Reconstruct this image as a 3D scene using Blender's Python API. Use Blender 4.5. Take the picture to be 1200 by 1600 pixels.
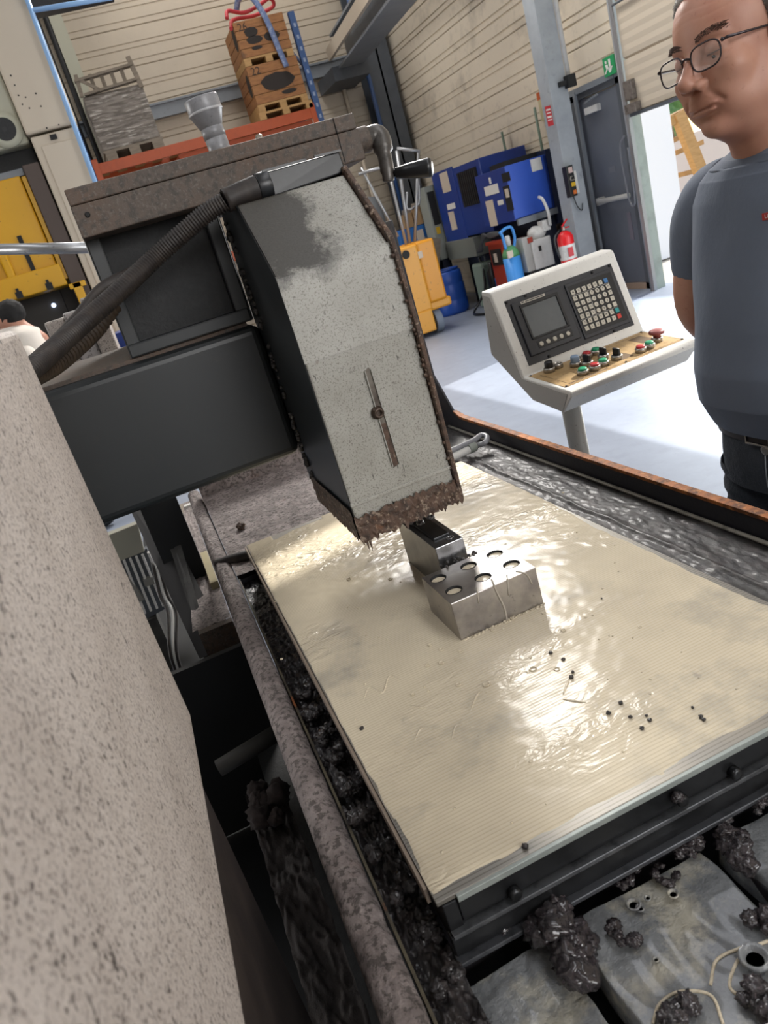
import bpy, bmesh, math, random
import numpy as np
from mathutils import Vector, Matrix, noise as mnoise
random.seed(7)
sc = bpy.context.scene
COL = sc.collection
for o in list(bpy.data.objects): bpy.data.objects.remove(o)

# ------------------------------------------------------------------ camera
F = 1177.7
RW = np.array([[0.90559209, -0.32261031, -0.27536439],
               [0.36250342, 0.25162161, 0.89737274],
               [-0.22021407, -0.91247419, 0.34481388]])
CAM = np.array([0.0, 0.0, 1.5])
cd = bpy.data.cameras.new('camera'); cam = bpy.data.objects.new('camera', cd); COL.objects.link(cam)
cd.sensor_fit = 'HORIZONTAL'; cd.sensor_width = 36.0; cd.lens = 36.0 * F / 1200.0
cd.clip_start = 0.01; cd.clip_end = 200
_m = Matrix([[RW[j][i] for j in range(3)] for i in range(3)]).to_4x4()
_m.translation = Vector(CAM); cam.matrix_world = _m
cd.dof.use_dof = True; cd.dof.focus_distance = 1.25; cd.dof.aperture_fstop = 18.0
sc.camera = cam

# ------------------------------------------------------------------ light
sc.view_settings.view_transform = 'Standard'; sc.view_settings.look = 'None'
sc.view_settings.gamma = 1.0; sc.view_settings.use_curve_mapping = False
sc.view_settings.exposure = 0.0
w = bpy.data.worlds.new('sky'); sc.world = w; w.use_nodes = True
nt = w.node_tree; nt.nodes.clear()
sky = nt.nodes.new('ShaderNodeTexSky'); sky.sky_type = 'NISHITA'; sky.sun_disc = False
sky.sun_elevation = math.radians(30); sky.sun_rotation = math.radians(75); sky.air_density = 1.2
bg = nt.nodes.new('ShaderNodeBackground'); bg.inputs[1].default_value = 0.32
ow = nt.nodes.new('ShaderNodeOutputWorld')
nt.links.new(sky.outputs[0], bg.inputs[0]); nt.links.new(bg.outputs[0], ow.inputs[0])
sl = bpy.data.lights.new('sun', 'SUN'); sl.energy = 10.0; sl.angle = math.radians(0.6); sl.color = (1.0, 0.95, 0.88)
so = bpy.data.objects.new('sun', sl); COL.objects.link(so); so.location = (12, 9, 9)
so.rotation_euler = Vector((3.047, 0.823, 1.763)).to_track_quat('Z', 'Y').to_euler()

def area(name, loc, size, energy, col=(1, 1, 1), target=None):
    l = bpy.data.lights.new(name, 'AREA'); l.shape = 'RECTANGLE'; l.size, l.size_y = size
    l.energy = energy; l.color = col
    o = bpy.data.objects.new(name, l); COL.objects.link(o); o.location = loc
    if target: o.rotation_euler = (Vector(loc) - Vector(target)).to_track_quat('Z', 'Y').to_euler()
    return o
# roof skylight strips light the hall from above, the open door from the right
area('skylight_lamp', (3.0, 8.6, 7.3), (2.0, 4.4), 690, (1, .965, .92), (0.4, 2.0, 1.0)).data.spread = math.radians(130)
area('skylight_lamp', (-3.5, 3.5, 7.3), (1.6, 9), 75, (1, .965, .92))
area('skylight_lamp', (2.5, -1.5, 7.3), (1.6, 5), 60, (1, .97, .93))
area('skylight_lamp', (3.0, 11.5, 7.3), (1.6, 3), 70, (1, .94, .86))
area('door_daylight', (5.50, 4.9, 0.95), (4.6, 1.65), 140, (.90, .95, 1.0), (0.5, 4.2, 0.9))

area('fill_lamp', (2.6, -7.6, 3.4), (5, 3.2), 430, (1, .98, .95), (0.6, 2.0, 1.2))  # added fill lamp behind the camera, brightens the front faces
area('fill_lamp', (-11.6, 9.5, 3.6), (7, 3.0), 540, (1, .97, .93), (5, 9.5, 2.4))  # added fill lamp at the left wall, brightens faces turned that way

# ------------------------------------------------------------------ helpers
def hexc(h):
    h = h.lstrip('#'); c = [int(h[i:i+2], 16) / 255 for i in (0, 2, 4)]
    return tuple((x / 12.92 if x <= .04045 else ((x + .055) / 1.055) ** 2.4) for x in c) + (1,)

def ray(u, v):
    return RW.T @ np.array([(u - 600) / F, -(v - 800) / F, -1.0])
def at(u, v, ax, val):
    d = ray(u, v); t = (val - CAM[ax]) / d[ax]
    return Vector(CAM + t * d)

def mat(name, base, rough=.5, metal=0, layers=(), bump=None, emis=None, coat=0, spec=None, trans=0, alpha=None):
    """layers: (kind, scale, lo, hi, colour, amount[, stretch]); bump: (scale, strength, distance)"""
    m = bpy.data.materials.new(name); m.use_nodes = True; N = m.node_tree.nodes; L = m.node_tree.links
    b = N['Principled BSDF']; tc = N.new('ShaderNodeTexCoord')
    b.inputs['Roughness'].default_value = rough; b.inputs['Metallic'].default_value = metal
    if coat: b.inputs['Coat Weight'].default_value = coat; b.inputs['Coat Roughness'].default_value = .08
    if spec is not None: b.inputs['Specular IOR Level'].default_value = spec
    if trans: b.inputs['Transmission Weight'].default_value = trans
    if alpha is not None: b.inputs['Alpha'].default_value = alpha
    col = hexc(base); b.inputs['Base Color'].default_value = col
    prev = None
    def tex(kind, scale, stretch):
        mp = N.new('ShaderNodeMapping'); mp.inputs['Scale'].default_value = stretch
        L.new(tc.outputs['Object'], mp.inputs[0])
        if kind in ('noise', 'fine'):
            t = N.new('ShaderNodeTexNoise'); t.inputs['Detail'].default_value = 8 if kind == 'noise' else 3
            t.inputs['Roughness'].default_value = .65; o = t.outputs['Fac']
        elif kind == 'vor':
            t = N.new('ShaderNodeTexVoronoi'); o = t.outputs['Distance']
        elif kind == 'wave':
            t = N.new('ShaderNodeTexWave'); t.bands_direction = 'Y'; t.inputs['Distortion'].default_value = 0.3; o = t.outputs['Fac']
        t.inputs['Scale'].default_value = scale
        L.new(mp.outputs[0], t.inputs['Vector']); return o
    for ly in layers:
        kind, scale, lo, hi, c2, amt = ly[:6]; st = ly[6] if len(ly) > 6 else (1, 1, 1)
        o = tex(kind, scale, st)
        r = N.new('ShaderNodeMapRange'); r.inputs[1].default_value = lo; r.inputs[2].default_value = hi
        r.inputs[3].default_value = 0; r.inputs[4].default_value = amt
        L.new(o, r.inputs[0])
        mx = N.new('ShaderNodeMix'); mx.data_type = 'RGBA'
        L.new(r.outputs[0], mx.inputs['Factor'])
        if prev is None: mx.inputs['A'].default_value = col
        else: L.new(prev, mx.inputs['A'])
        mx.inputs['B'].default_value = hexc(c2); prev = mx.outputs['Result']
    if prev is not None: L.new(prev, b.inputs['Base Color'])
    if bump:
        o = tex('noise', bump[0], bump[3] if len(bump) > 3 else (1, 1, 1)); bn = N.new('ShaderNodeBump')
        bn.inputs['Strength'].default_value = bump[1]; bn.inputs['Distance'].default_value = bump[2]
        L.new(o, bn.inputs['Height']); L.new(bn.outputs[0], b.inputs['Normal'])
    if emis:
        b.inputs['Emission Color'].default_value = hexc(emis[0]); b.inputs['Emission Strength'].default_value = emis[1]
    return m

def setp(o, label=None, cat=None, group=None, kind=None):
    if label: o['label'] = label
    if cat: o['category'] = cat
    if group: o['group'] = group
    if kind: o['kind'] = kind
    return o

def thing(name, label, cat, loc=(0, 0, 0), group=None):
    o = bpy.data.objects.new(name, None); COL.objects.link(o); o.location = loc
    o.empty_display_size = .05
    return setp(o, label, cat, group)

class MB:
    def __init__(s, T=None): s.bm = bmesh.new(); s.T = T
    def _v(s, p):
        p = Vector(p)
        return s.bm.verts.new(s.T @ p if s.T is not None else p)
    def face(s, pts):
        return s.bm.faces.new([s._v(p) for p in pts])
    def hexa(s, b, t):
        vb = [s._v(p) for p in b]; vt = [s._v(p) for p in t]
        s.bm.faces.new(vb[::-1]); s.bm.faces.new(vt)
        n = len(b)
        for i in range(n): s.bm.faces.new([vb[i], vb[(i+1) % n], vt[(i+1) % n], vt[i]])
        return s
    def box(s, a, b):
        (x0, y0, z0), (x1, y1, z1) = a, b
        x0, x1 = min(x0, x1), max(x0, x1); y0, y1 = min(y0, y1), max(y0, y1); z0, z1 = min(z0, z1), max(z0, z1)
        return s.hexa([(x0, y0, z0), (x1, y0, z0), (x1, y1, z0), (x0, y1, z0)], [(x0, y0, z1), (x1, y0, z1), (x1, y1, z1), (x0, y1, z1)])
    def prism(s, pts, vec):
        vec = Vector(vec); return s.hexa([Vector(p) for p in pts], [Vector(p) + vec for p in pts])
    def beam(s, a, b, w, h, up=(0, 0, 1)):
        a, b = Vector(a), Vector(b); d = (b - a).normalized(); x = d.cross(Vector(up))
        if x.length < 1e-4: x = Vector((1, 0, 0))
        x.normalize(); y = x.cross(d)
        q = [x * w / 2 * i + y * h / 2 * j for i, j in ((-1, -1), (1, -1), (1, 1), (-1, 1))]
        return s.hexa([a + p for p in q], [b + p for p in q])
    def tube(s, pts, r, seg=10, cap=True, smooth=True):
        pts = [Vector(p) for p in pts]; n = len(pts)
        rs = r if isinstance(r, (list, tuple)) else [r] * n
        rings = []; ref = None
        for i, p in enumerate(pts):
            d = (pts[min(i+1, n-1)] - pts[max(i-1, 0)]).normalized()
            if ref is None:
                ref = d.orthogonal().normalized()
            ref = (ref - d * ref.dot(d)).normalized(); e = d.cross(ref)
            rings.append([s._v(p + (ref * math.cos(2*math.pi*k/seg) + e * math.sin(2*math.pi*k/seg)) * rs[i]) for k in range(seg)])
        for i in range(n - 1):
            for k in range(seg):
                f = s.bm.faces.new([rings[i][k], rings[i][(k+1) % seg], rings[i+1][(k+1) % seg], rings[i+1][k]]); f.smooth = smooth
        if cap:
            s.bm.faces.new(rings[0][::-1]); s.bm.faces.new(rings[-1])
        return s
    def lathe(s, prof, c, axis=(0, 0, 1), seg=24, smooth=True, cap=True):
        c = Vector(c); ax = Vector(axis).normalized(); u = ax.orthogonal().normalized(); v = ax.cross(u)
        rings = [[s._v(c + ax * h + (u * math.cos(2*math.pi*k/seg) + v * math.sin(2*math.pi*k/seg)) * max(r, 1e-4)) for k in range(seg)] for r, h in prof]
        for i in range(len(prof) - 1):
            for k in range(seg):
                f = s.bm.faces.new([rings[i][k], rings[i][(k+1) % seg], rings[i+1][(k+1) % seg], rings[i+1][k]]); f.smooth = smooth
        if cap:
            s.bm.faces.new(rings[0][::-1]); s.bm.faces.new(rings[-1])
        return s
    def ball(s, c, r, sub=2, rough=0, freq=1, seed=0, squash=(1, 1, 1), smooth=True):
        g = bmesh.ops.create_icosphere(s.bm, subdivisions=sub, radius=1.0)['verts']; c = Vector(c)
        for v in g:
            n = v.co.normalized(); k = 1.0
            if rough:
                k += rough * (mnoise.noise(n * freq + Vector((seed, seed * 1.7, 3))) + .5 * mnoise.noise(n * freq * 2.3 + Vector((seed, 1, 9))) + .3 * mnoise.noise(n * freq * 5 + Vector((2, seed, 9))))
            p = Vector((n.x * squash[0], n.y * squash[1], n.z * squash[2])) * r * k + c
            v.co = s.T @ p if s.T is not None else p
        for v in g:
            for f in v.link_faces: f.smooth = smooth
        return s
    def grid(s, fn, nu, nv, smooth=True):
        vs = [[s._v(fn(i / nu, j / nv)) for j in range(nv + 1)] for i in range(nu + 1)]
        for i in range(nu):
            for j in range(nv):
                f = s.bm.faces.new([vs[i][j], vs[i+1][j], vs[i+1][j+1], vs[i][j+1]]); f.smooth = smooth
        return s
    def build(s, name, m, parent=None, bevel=0, label=None, cat=None, group=None, kind=None, fix=True, seg=2):
        if fix: bmesh.ops.recalc_face_normals(s.bm, faces=s.bm.faces)
        me = bpy.data.meshes.new(name); s.bm.to_mesh(me); s.bm.free()
        me.materials.append(m); o = bpy.data.objects.new(name, me); COL.objects.link(o)
        put(o, parent)
        if bevel:
            md = o.modifiers.new('bevel', 'BEVEL'); md.width = bevel; md.segments = seg; md.limit_method = 'ANGLE'; md.angle_limit = math.radians(40)
        return setp(o, label, cat, group, kind)

def world_loc(o):
    p = Vector((0, 0, 0))
    while o is not None:
        p += o.location; o = o.parent
        if o is None: break
    return p
def put(o, parent):
    if parent is not None:
        o.parent = parent
        root = parent
        while root.parent: root = root.parent
        if parent is root: o.matrix_parent_inverse = Matrix.Translation(-root.location)
        else: o.matrix_parent_inverse = Matrix.Identity(4)

def smoothpts(pts, n=8):
    pts = [Vector(p) for p in pts]; out = []
    P = [pts[0] * 2 - pts[1]] + pts + [pts[-1] * 2 - pts[-2]]
    for i in range(1, len(P) - 2):
        for k in range(n):
            t = k / n; a, b, c, d = P[i-1], P[i], P[i+1], P[i+2]
            out.append(.5 * ((2*b) + (c-a)*t + (2*a-5*b+4*c-d)*t*t + (3*b-a-3*c+d)*t**3))
    out.append(pts[-1]); return out

def resample(pts, step):
    out = [pts[0]]; acc = 0
    for a, b in zip(pts[:-1], pts[1:]):
        d = (b - a).length; t = step - acc
        while t <= d:
            out.append(a + (b - a) * (t / d)); t += step
        acc = (acc + d) % step
    return out

def ribbed(mb, pts, r, pitch, depth, seg=14):
    p = resample(smoothpts(pts, 16), pitch / 4)
    mb.tube(p, [r - (depth if i % 4 >= 2 else 0) for i in range(len(p))], seg)
    return mb

def text(s, name, m, org, xd, up, size, parent=None, off=.0004, kind=None):
    cu = bpy.data.curves.new('t', 'FONT'); cu.body = s; cu.size = size; cu.align_x = 'CENTER'; cu.align_y = 'CENTER'
    cu.extrude = .0002; cu.resolution_u = 2
    to = bpy.data.objects.new('t', cu); COL.objects.link(to)
    bpy.context.view_layer.update()
    me = bpy.data.meshes.new_from_object(to.evaluated_get(bpy.context.evaluated_depsgraph_get()))
    bpy.data.objects.remove(to)
    xd = Vector(xd).normalized(); up = Vector(up).normalized(); n = xd.cross(up).normalized(); up = n.cross(xd)
    M4 = Matrix(((xd.x, up.x, n.x, 0), (xd.y, up.y, n.y, 0), (xd.z, up.z, n.z, 0), (0, 0, 0, 1)))
    M4.translation = Vector(org) + n * off
    me.transform(M4); me.materials.clear(); me.materials.append(m)
    o = bpy.data.objects.new(name, me); COL.objects.link(o); put(o, parent); return o

# ------------------------------------------------------------------ materials
GRIT = lambda s, c, a=.9, lo=.60, hi=.66: ('noise', s, lo, hi, c, a)
m_clad = mat('cream_cladding', 'b9ad9a', .55, 0, [('noise', 1.2, .4, .7, 'a3988a', .5), ('noise', 14, .6, .75, '8c8176', .35)])
m_clad_d = mat('soiled_cladding', 'd2c6b2', .6, 0, [('noise', .9, .54, .74, '6c645a', .75), ('noise', 10, .55, .75, '8c8176', .4)])
m_steelgrey = mat('grey_painted_steel', '7c8288', .5, 0, [('noise', 3, .4, .7, '6a7076', .6), ('noise', 30, .62, .7, '4e5154', .5)])
m_greydark = mat('dark_grey_steel', '4d5258', .55, 0, [('noise', 4, .4, .7, '3b3f44', .6)])
m_floor = mat('grey_concrete_floor', '7a8290', .42, 0, [('noise', 1.3, .38, .68, '8d95a4', .7), ('noise', 9, .5, .75, '6d7480', .45), ('noise', 60, .62, .7, '6c7078', .4)], (3, .1, .01))
m_ceil = mat('roof_sheet', '8d8a84', .6, 0, [('noise', 2, .4, .7, '77746f', .5)])
m_skylight = mat('skylight_sheet', 'e8ebee', .6, emis=('f4f6ff', 2.2))
m_speck = mat('speckled_grey_paint', 'c0b7b0', .58, 0, [('noise', 9, .42, .62, 'aaa098', .6), ('noise', 330, .53, .60, '776c66', .8), ('fine', 260, .58, .64, '4a423e', .85), ('noise', 190, .56, .64, 'c9c1ba', .6), ('fine', 150, .63, .67, '3a3330', .85), ('fine', 60, .66, .69, '3a3431', .85)], (320, .5, .002))
m_guard = mat('scratched_grey_paint', '9b9a93', .40, 0, [('noise', 14, .42, .66, '87857c', .6), ('noise', 380, .53, .61, '68645c', .8), ('noise', 150, .60, .68, '48443d', .75), ('noise', 34, .66, .74, '5a4534', .55), ('fine', 120, .68, .71, '2d2a27', .85, (1, 1, .22))], (200, .2, .001))
m_guard_top = mat('dark_flecked_paint', '55524c', .8, 0, [('noise', 60, .45, .6, '625f58', .8), ('noise', 400, .52, .6, '413e38', .7)], (260, .4, .002))
m_dark = mat('dark_slate_paint', '202426', .38, 0, [('noise', 3, .4, .7, '282b2c', .6), ('noise', 40, .6, .72, '33302d', .5), ('noise', 12, .66, .74, '4c4039', .35)], (60, .05, .001))
m_darker = mat('oily_black_casting', '111315', .6, 0, [('noise', 60, .45, .65, '202122', .8), ('noise', 8, .5, .7, '0e0f10', .6)], (120, .5, .003))
m_slab = mat('grimy_brown_casting', '51473f', .6, 0, [('noise', 7, .42, .62, '5a4434', .75), ('noise', 90, .5, .6, '3a3430', .8), ('noise', 220, .56, .62, '6b655e', .5)], (180, .4, .002))
m_crust = mat('dried_grinding_crust', '948985', .75, 0, [('noise', 24, .4, .6, '6c625f', .8), ('noise', 110, .5, .58, '443e3a', .8), ('noise', 60, .64, .7, '8f8584', .6), ('noise', 9, .60, .7, '6e4c38', .45)], (90, .9, .006))
m_rustcrust = mat('rusty_crust', '5a463a', .6, 0, [('noise', 70, .44, .6, '332823', .9), ('noise', 140, .55, .62, '9c8a78', .75), ('noise', 40, .6, .7, '754c2e', .5)], (110, .9, .004))
m_rust = mat('rusted_edge', '9a5a26', .6, .2, [('noise', 40, .42, .6, '4a2c18', .85), ('noise', 120, .55, .62, 'c58a4c', .5)], (120, .5, .002))
m_tray = mat('dark_tray_wall', '24242a', .5, .1, [('noise', 12, .5, .7, '35312f', .6), ('noise', 60, .62, .7, '4a3a30', .5)], (60, .3, .002))
m_sludge = mat('black_grinding_sludge', '1d1a1c', .28, 0, [('noise', 60, .45, .65, '38302f', .8), ('noise', 180, .6, .7, '595055', .4)], (140, .9, .005), coat=.5)
m_sludge_b = mat('matted_brown_sludge', '352d31', .2, 0, [('noise', 60, .42, .62, '251f22', .85), ('noise', 130, .6, .7, '7d7176', .55)], (160, 1.0, .006), coat=.9)
m_wet = mat('wet_silt', '3a3938', .48, 0, [('noise', 14, .45, .6, '242226', .8), ('noise', 60, .5, .62, '575150', .6, (1, .4, 1)), ('noise', 200, .62, .70, '8f8986', .4)], (110, .7, .003, (1, .5, 1)), coat=.08, spec=.3)
m_steel = mat('ground_steel', '8f8f90', .25, .85, [('noise', 20, .4, .65, '73716f', .6)], (200, .08, .001))
m_steel_d = mat('dull_block_steel', 'a19c96', .30, .85, [('noise', 18, .42, .66, '65626a', .6), ('noise', 90, .62, .7, '4a484c', .5)], (120, .08, .001))
m_steel_dd = mat('wet_dark_steel', '333436', .30, .7, [('noise', 30, .5, .65, '232425', .6)])
m_black = mat('black_plastic', '16181b', .35, 0, [('noise', 60, .5, .7, '24272b', .5)])
m_blackmat = mat('matt_black', '0d0e10', .7)
m_rubber = mat('ribbed_rubber', '241f1d', .55, 0, [('noise', 50, .45, .65, '3a322c', .7)])
m_rubber_b = mat('brown_ribbed_rubber', '33291f', .6, 0, [('noise', 50, .45, .65, '4a3a2a', .7)])
m_pvc = mat('grey_pvc', '85868a', .35, 0, [('noise', 50, .45, .62, '737478', .6), ('noise', 200, .6, .68, '55565a', .5)])
m_white = mat('off_white_plastic', 'c9c8c4', .4, 0, [('noise', 20, .5, .7, 'a9a7a2', .5)])
m_pend = mat('grey_hammered_enamel', 'd6d5cf', .38, 0, [('noise', 14, .45, .7, 'c6c5bf', .5), ('fine', 160, .66, .69, '55534e', .8)], (200, .06, .001))
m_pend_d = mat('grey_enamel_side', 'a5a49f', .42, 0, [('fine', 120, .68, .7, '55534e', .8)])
m_tan = mat('worn_tan_overlay', 'a98d62', .5, 0, [('noise', 26, .45, .62, '8f7347', .7), ('noise', 44, .56, .62, '5a4630', .6, (1, .5, 1)), ('noise', 80, .6, .7, 'c4ab80', .5)])
m_screen = mat('lcd_glass', '5b6063', .18, 0, [('noise', 8, .4, .7, '6b7073', .6)])
m_bez = mat('charcoal_bezel', '2a2c31', .4, 0, [('noise', 30, .5, .7, '34363b', .5)])
m_key = mat('cream_keycap', 'bdb8aa', .5)
m_ink = mat('dark_print', '25262a', .6)
m_whiteink = mat('white_print', 'd8d6d0', .6)
m_chrome = mat('brushed_bezel_ring', 'a9a49c', .28, .8, [('noise', 90, .5, .65, '6e6960', .6)])
m_red = mat('red_push_cap', 'a8262a', .35); m_green = mat('green_push_cap', '1f8a62', .35)
m_dred = mat('dull_red_mushroom', '7c3a38', .45); m_bluek = mat('blue_key', '3a6ea0', .4)
m_bluecap = mat('blue_white_cap', '7f93ab', .4)
m_orange = mat('orange_rack_beam', 'a84617', .45, 0, [('noise', 9, .5, .7, '8f3a15', .5)])
m_rackblue = mat('blue_rack_upright', '32507e', .5)
m_pipeblue = mat('pale_blue_conduit', '7ea3cc', .4)
m_wood = mat('stained_pine', '99683a', .6, 0, [('noise', 8, .4, .62, '7c4f2a', .7, (1, 1, 5)), ('noise', 3, .62, .68, '3b2c22', .6)])
m_wood2 = mat('pale_pine', 'b08a58', .65, 0, [('noise', 8, .4, .62, '93703f', .6, (1, 1, 5))])
m_woodgrey = mat('weathered_grey_wood', '857a6c', .75, 0, [('noise', 5, .4, .65, '6a6053', .8, (1, 1, 6))])
m_wrap = mat('film_wrapped_grey', '8a8279', .35, 0, [('noise', 7, .44, .56, '5d554d', .9, (.4, 1, 3)), ('noise', 16, .56, .62, 'c3bcb3', .8, (.3, 1, 2.4))], (20, .6, .03, (.4, 1, 3)))
m_ink2 = mat('black_stencil_ink', '29231f', .8)
m_press = mat('cream_press_paint', 'b9ad9b', .45, 0, [('noise', 2, .4, .7, 'b5a997', .5)])
m_pgreen = mat('pale_green_paint', 'aaa997', .5)
m_yellow = mat('yellow_press_paint', 'c79400', .4, 0, [('noise', 2, .4, .7, 'b98a00', .5), ('fine', 30, .70, .72, '3a3020', .8)])
m_truck = mat('yellow_truck_paint', 'd0922c', .4, 0, [('noise', 9, .6, .68, '8a6428', .5), ('fine', 26, .66, .69, '3a3020', .7)])
m_blue = mat('cobalt_enamel', '193784', .38, 0, [('noise', 4, .4, .7, '162f74', .5)])
m_blue2 = mat('bright_blue_enamel', '1f66b0', .4); m_bluebar = mat('blue_barrel_plastic', '1e4aa0', .42)
m_bluegas = mat('sky_blue_cylinder', '3a86cf', .4, 0, [('noise', 20, .6, .7, '8fb6d8', .5)])
m_greensh = mat('green_shoulder', '4f8a5a', .5); m_paper = mat('paper_sheet', 'c3b6a6', .8)
m_redm = mat('red_machine_paint', '9c3420', .5); m_redx = mat('extinguisher_red', 'c8161c', .3)
m_reddk = mat('dark_red_panel', '4a1c1c', .6); m_navy = mat('dark_navy', '141c30', .6)
m_door = mat('slate_door_paint', '5e636c', .5, 0, [('noise', 4, .45, .7, '565a62', .5)])
m_signg = mat('exit_sign_green', '1c8a52', .5); m_signr = mat('red_notice', 'b0242c', .5)
m_outwall = mat('pale_blue_sheet', 'e3e8f2', .6); m_outgr = mat('outdoor_concrete', 'a8a49c', .8)
m_leaf = mat('leaf_green', '5a7c3a', .7, 0, [('noise', 6, .4, .6, '7d9c58', .7)])
m_glass = mat('lens_glass', 'e8eeee', .02, 0, alpha=.12)
m_galv = mat('galvanised_tube', '9b9da0', .35, .6, [('noise', 60, .6, .7, '4a4a4c', .7)])
m_yel = mat('yellow_label', 'd2a818', .5)

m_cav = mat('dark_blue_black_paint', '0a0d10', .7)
m_cavg = mat('sooty_grey', '33322f', .7, 0, [('noise', 20, .45, .6, '242220', .7)])

# =================================================================== SETTING
WX, WY = 5.55, 13.5
MB().box((-12, -8, -.1), (WX + .2, WY + .2, 0)).build('floor', m_floor, kind='structure')
fl2 = MB().box((WX + .2, -8, -.14), (40, 40, -.02)).build('ground', m_outgr, kind='structure')
MB().box((-12, -8, 7.5), (WX + .2, WY + .2, 7.6)).build('ceiling', m_ceil, kind='structure')
for i, (x, y0, y1) in enumerate([(3.0, 1.5, 13), (-3.5, -1, 8), (2.5, -5.5, .5)]):
    MB().box((x - .8, y0, 7.40), (x + .8, y1, 7.46)).build('window_%d' % (i + 1), m_skylight, kind='structure')
MB().box((-12.1, -8, 0), (-12, WY, 7.5)).build('wall_left', m_clad, kind='structure')
MB().box((-12, -8.1, 0), (WX, -8, 7.5)).build('wall_front', m_clad, kind='structure')
MB().box((.1, -8, 1.8), (5.1, -7.96, 5.0)).build('window_4', m_skylight, kind='structure')  # glowing panel added to go with the fill lamp behind the camera
MB().box((-12, 6.0, 2.1), (-11.96, 13.0, 5.1)).build('window_5', m_skylight, kind='structure')  # glowing panel added to go with the left fill lamp

def clad_profile(z0, h):
    # depth (towards the room) against height: flats with narrow grooves
    g = .012; pts = [(0, z0 + .003)]
    for a in (.16, .46, .60):
        z = z0 + h * a
        pts += [(g, z0 + .012 if a == .16 else z - h * .07)] if a == .16 else []
        pts += [(g, z - .012), (0.0, z - .006), (0.0, z + .006), (g, z + .012)]
    pts += [(g, z0 + h - .012), (0, z0 + h - .003)]
    return pts
wb = MB().box((-12, WY + .03, 0), (WX + .2, WY + .2, 7.5)).build('wall_back', m_clad, kind='structure')
H = .52
for k in range(14):
    z0 = .02 + k * H; pr = clad_profile(z0, H)
    poly = [(0.2, WY + .03, z0 + .003)] + [(0.2, WY + .018 - d, z) for d, z in pr] + [(0.2, WY + .03, z0 + H - .003)]
    MB().prism(poly, (WX - .2, 0, 0)).build('cladding_panel', m_clad, wb)
# right wall: solid behind the blue machines, opening for the sectional door
wr = MB().box((WX + .03, 7.40, 0), (WX + .06, WY + .2, 7.5)).box((WX + .03, -8, 0), (WX + .2, 2.8, 7.5)).box((WX + .03, 2.8, 4.4), (WX + .2, 7.40, 7.5)).build('wall_right', m_clad, kind='structure')
for k in range(14):
    z0 = .02 + k * H; pr = clad_profile(z0, H)
    ya = 8.15 if z0 > 2.05 else 8.45
    ya = 7.45 if z0 > 2.05 else 8.45
    poly = [(WX + .03, ya, z0 + .003)] + [(WX + .018 - d, ya, z) for d, z in pr] + [(WX + .03, ya, z0 + H - .003)]
    MB().prism(poly, (0, WY - ya, 0)).build('cladding_panel', m_clad_d, wr)
# girt, corner column, diagonal crane beam, conduits
MB().box((.2, WY - .12, 3.92), (WX - .1, WY - .02, 4.12)).box((.2, WY - .16, 4.10), (WX - .1, WY - .02, 4.13)).build('trim_1', m_steelgrey, kind='structure')
c1 = at(560, 100, 1, WY - .25)
cx = 5.05
MB().box((cx, WY - .5, 0), (cx + .42, WY - .46, 7.4)).box((cx, WY - .06, 0), (cx + .42, WY - .02, 7.4)).box((cx + .19, WY - .5, 0), (cx + .23, WY - .02, 7.4)).build('corner_column', m_greydark, label='dark grey steel column in the corner of the hall', cat='column', bevel=.004)
MB().tube([(cx - .05, WY - .55, 0.1), (cx - .05, WY - .55, 7.3)], .035).build('conduit', mat('blue_conduit', '2c4a78', .4), label='dark blue vertical pipe beside the corner column', cat='pipe')
MB().tube([(cx - .35, WY - .1, 0.1), (cx - .35, WY - .1, 3.9)], .03).build('conduit', m_clad_d, label='thin cream vertical pipe left of the corner column', cat='pipe')
MB().tube([(.42, WY - .15, 2.6), (.42, WY - .15, 7.2)], .05).tube([(.56, WY - .15, 2.6), (.56, WY - .15, 7.2)], .04).build('cable_bundle', m_darker, label='dark vertical cables on the far wall by the blue upright', cat='cable')
MB().box((.60, WY - .18, 2.9), (.78, WY - .02, 7.3)).build('trim_2', m_pgreen, kind='structure')
# crane beam comes towards the camera at the right of the rack
ba, bb = at(528, 92, 1, 12.6), at(668, -110, 1, 7.5)
t = thing('roof_beam', 'grey steel beam with cream edge running diagonally under the roof', 'beam', ba)
bd = (bb - ba)
def ibeam(a, b, w, h):
    mb = MB(); u = Vector((0, 0, 1))
    mb.beam(a + u * h / 2, b + u * h / 2, w, .03); mb.beam(a - u * h / 2, b - u * h / 2, w, .03); mb.beam(a, b, .03, h)
    return mb
ibeam(ba + Vector((.18, 0, .1)), bb + Vector((.18, 0, .1)), .42, .45).build('steel_section', m_steelgrey, t)
MB().beam(ba + Vector((-.16, -.1, .06)), bb + Vector((-.16, -.1, .06)), .05, .16).build('cream_edge_strip', m_press, t, label='cream strip along the left edge')
MB().box(tuple(ba + Vector((-.15, -.05, -.30))), tuple(ba + Vector((.45, .85, -.1)))).build('end_bracket', m_greydark, t)
# pale conduit frame at top left
p1, p2 = at(42, -6, 1, 7.8), at(148, 283, 1, 7.8)
xc = (p1.x + p2.x) / 2
t = thing('conduit_run', 'pale blue pipe run down the cream press column and across its top', 'pipe', (xc, 7.8, 0))
MB().tube([(p2.x, 7.8, .1), (p2.x, 7.8, p2.z), (p1.x, 7.8, 4.4)], .022).build('downpipe', m_pipeblue, t)
q1, q2 = at(47, 17, 1, 7.8), at(175, -4, 1, 7.8)
MB().tube([q1, q2], .02).build('cross_pipe', m_pipeblue, t)
t2 = MB().box(tuple(at(47, 12, 1, 7.95)), tuple(at(170, -40, 1, 7.95) + Vector((0, .3, 0)))).build('cable_tray', m_darker, label='black cable tray above the pale blue cross pipe', cat='cable tray')

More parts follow.
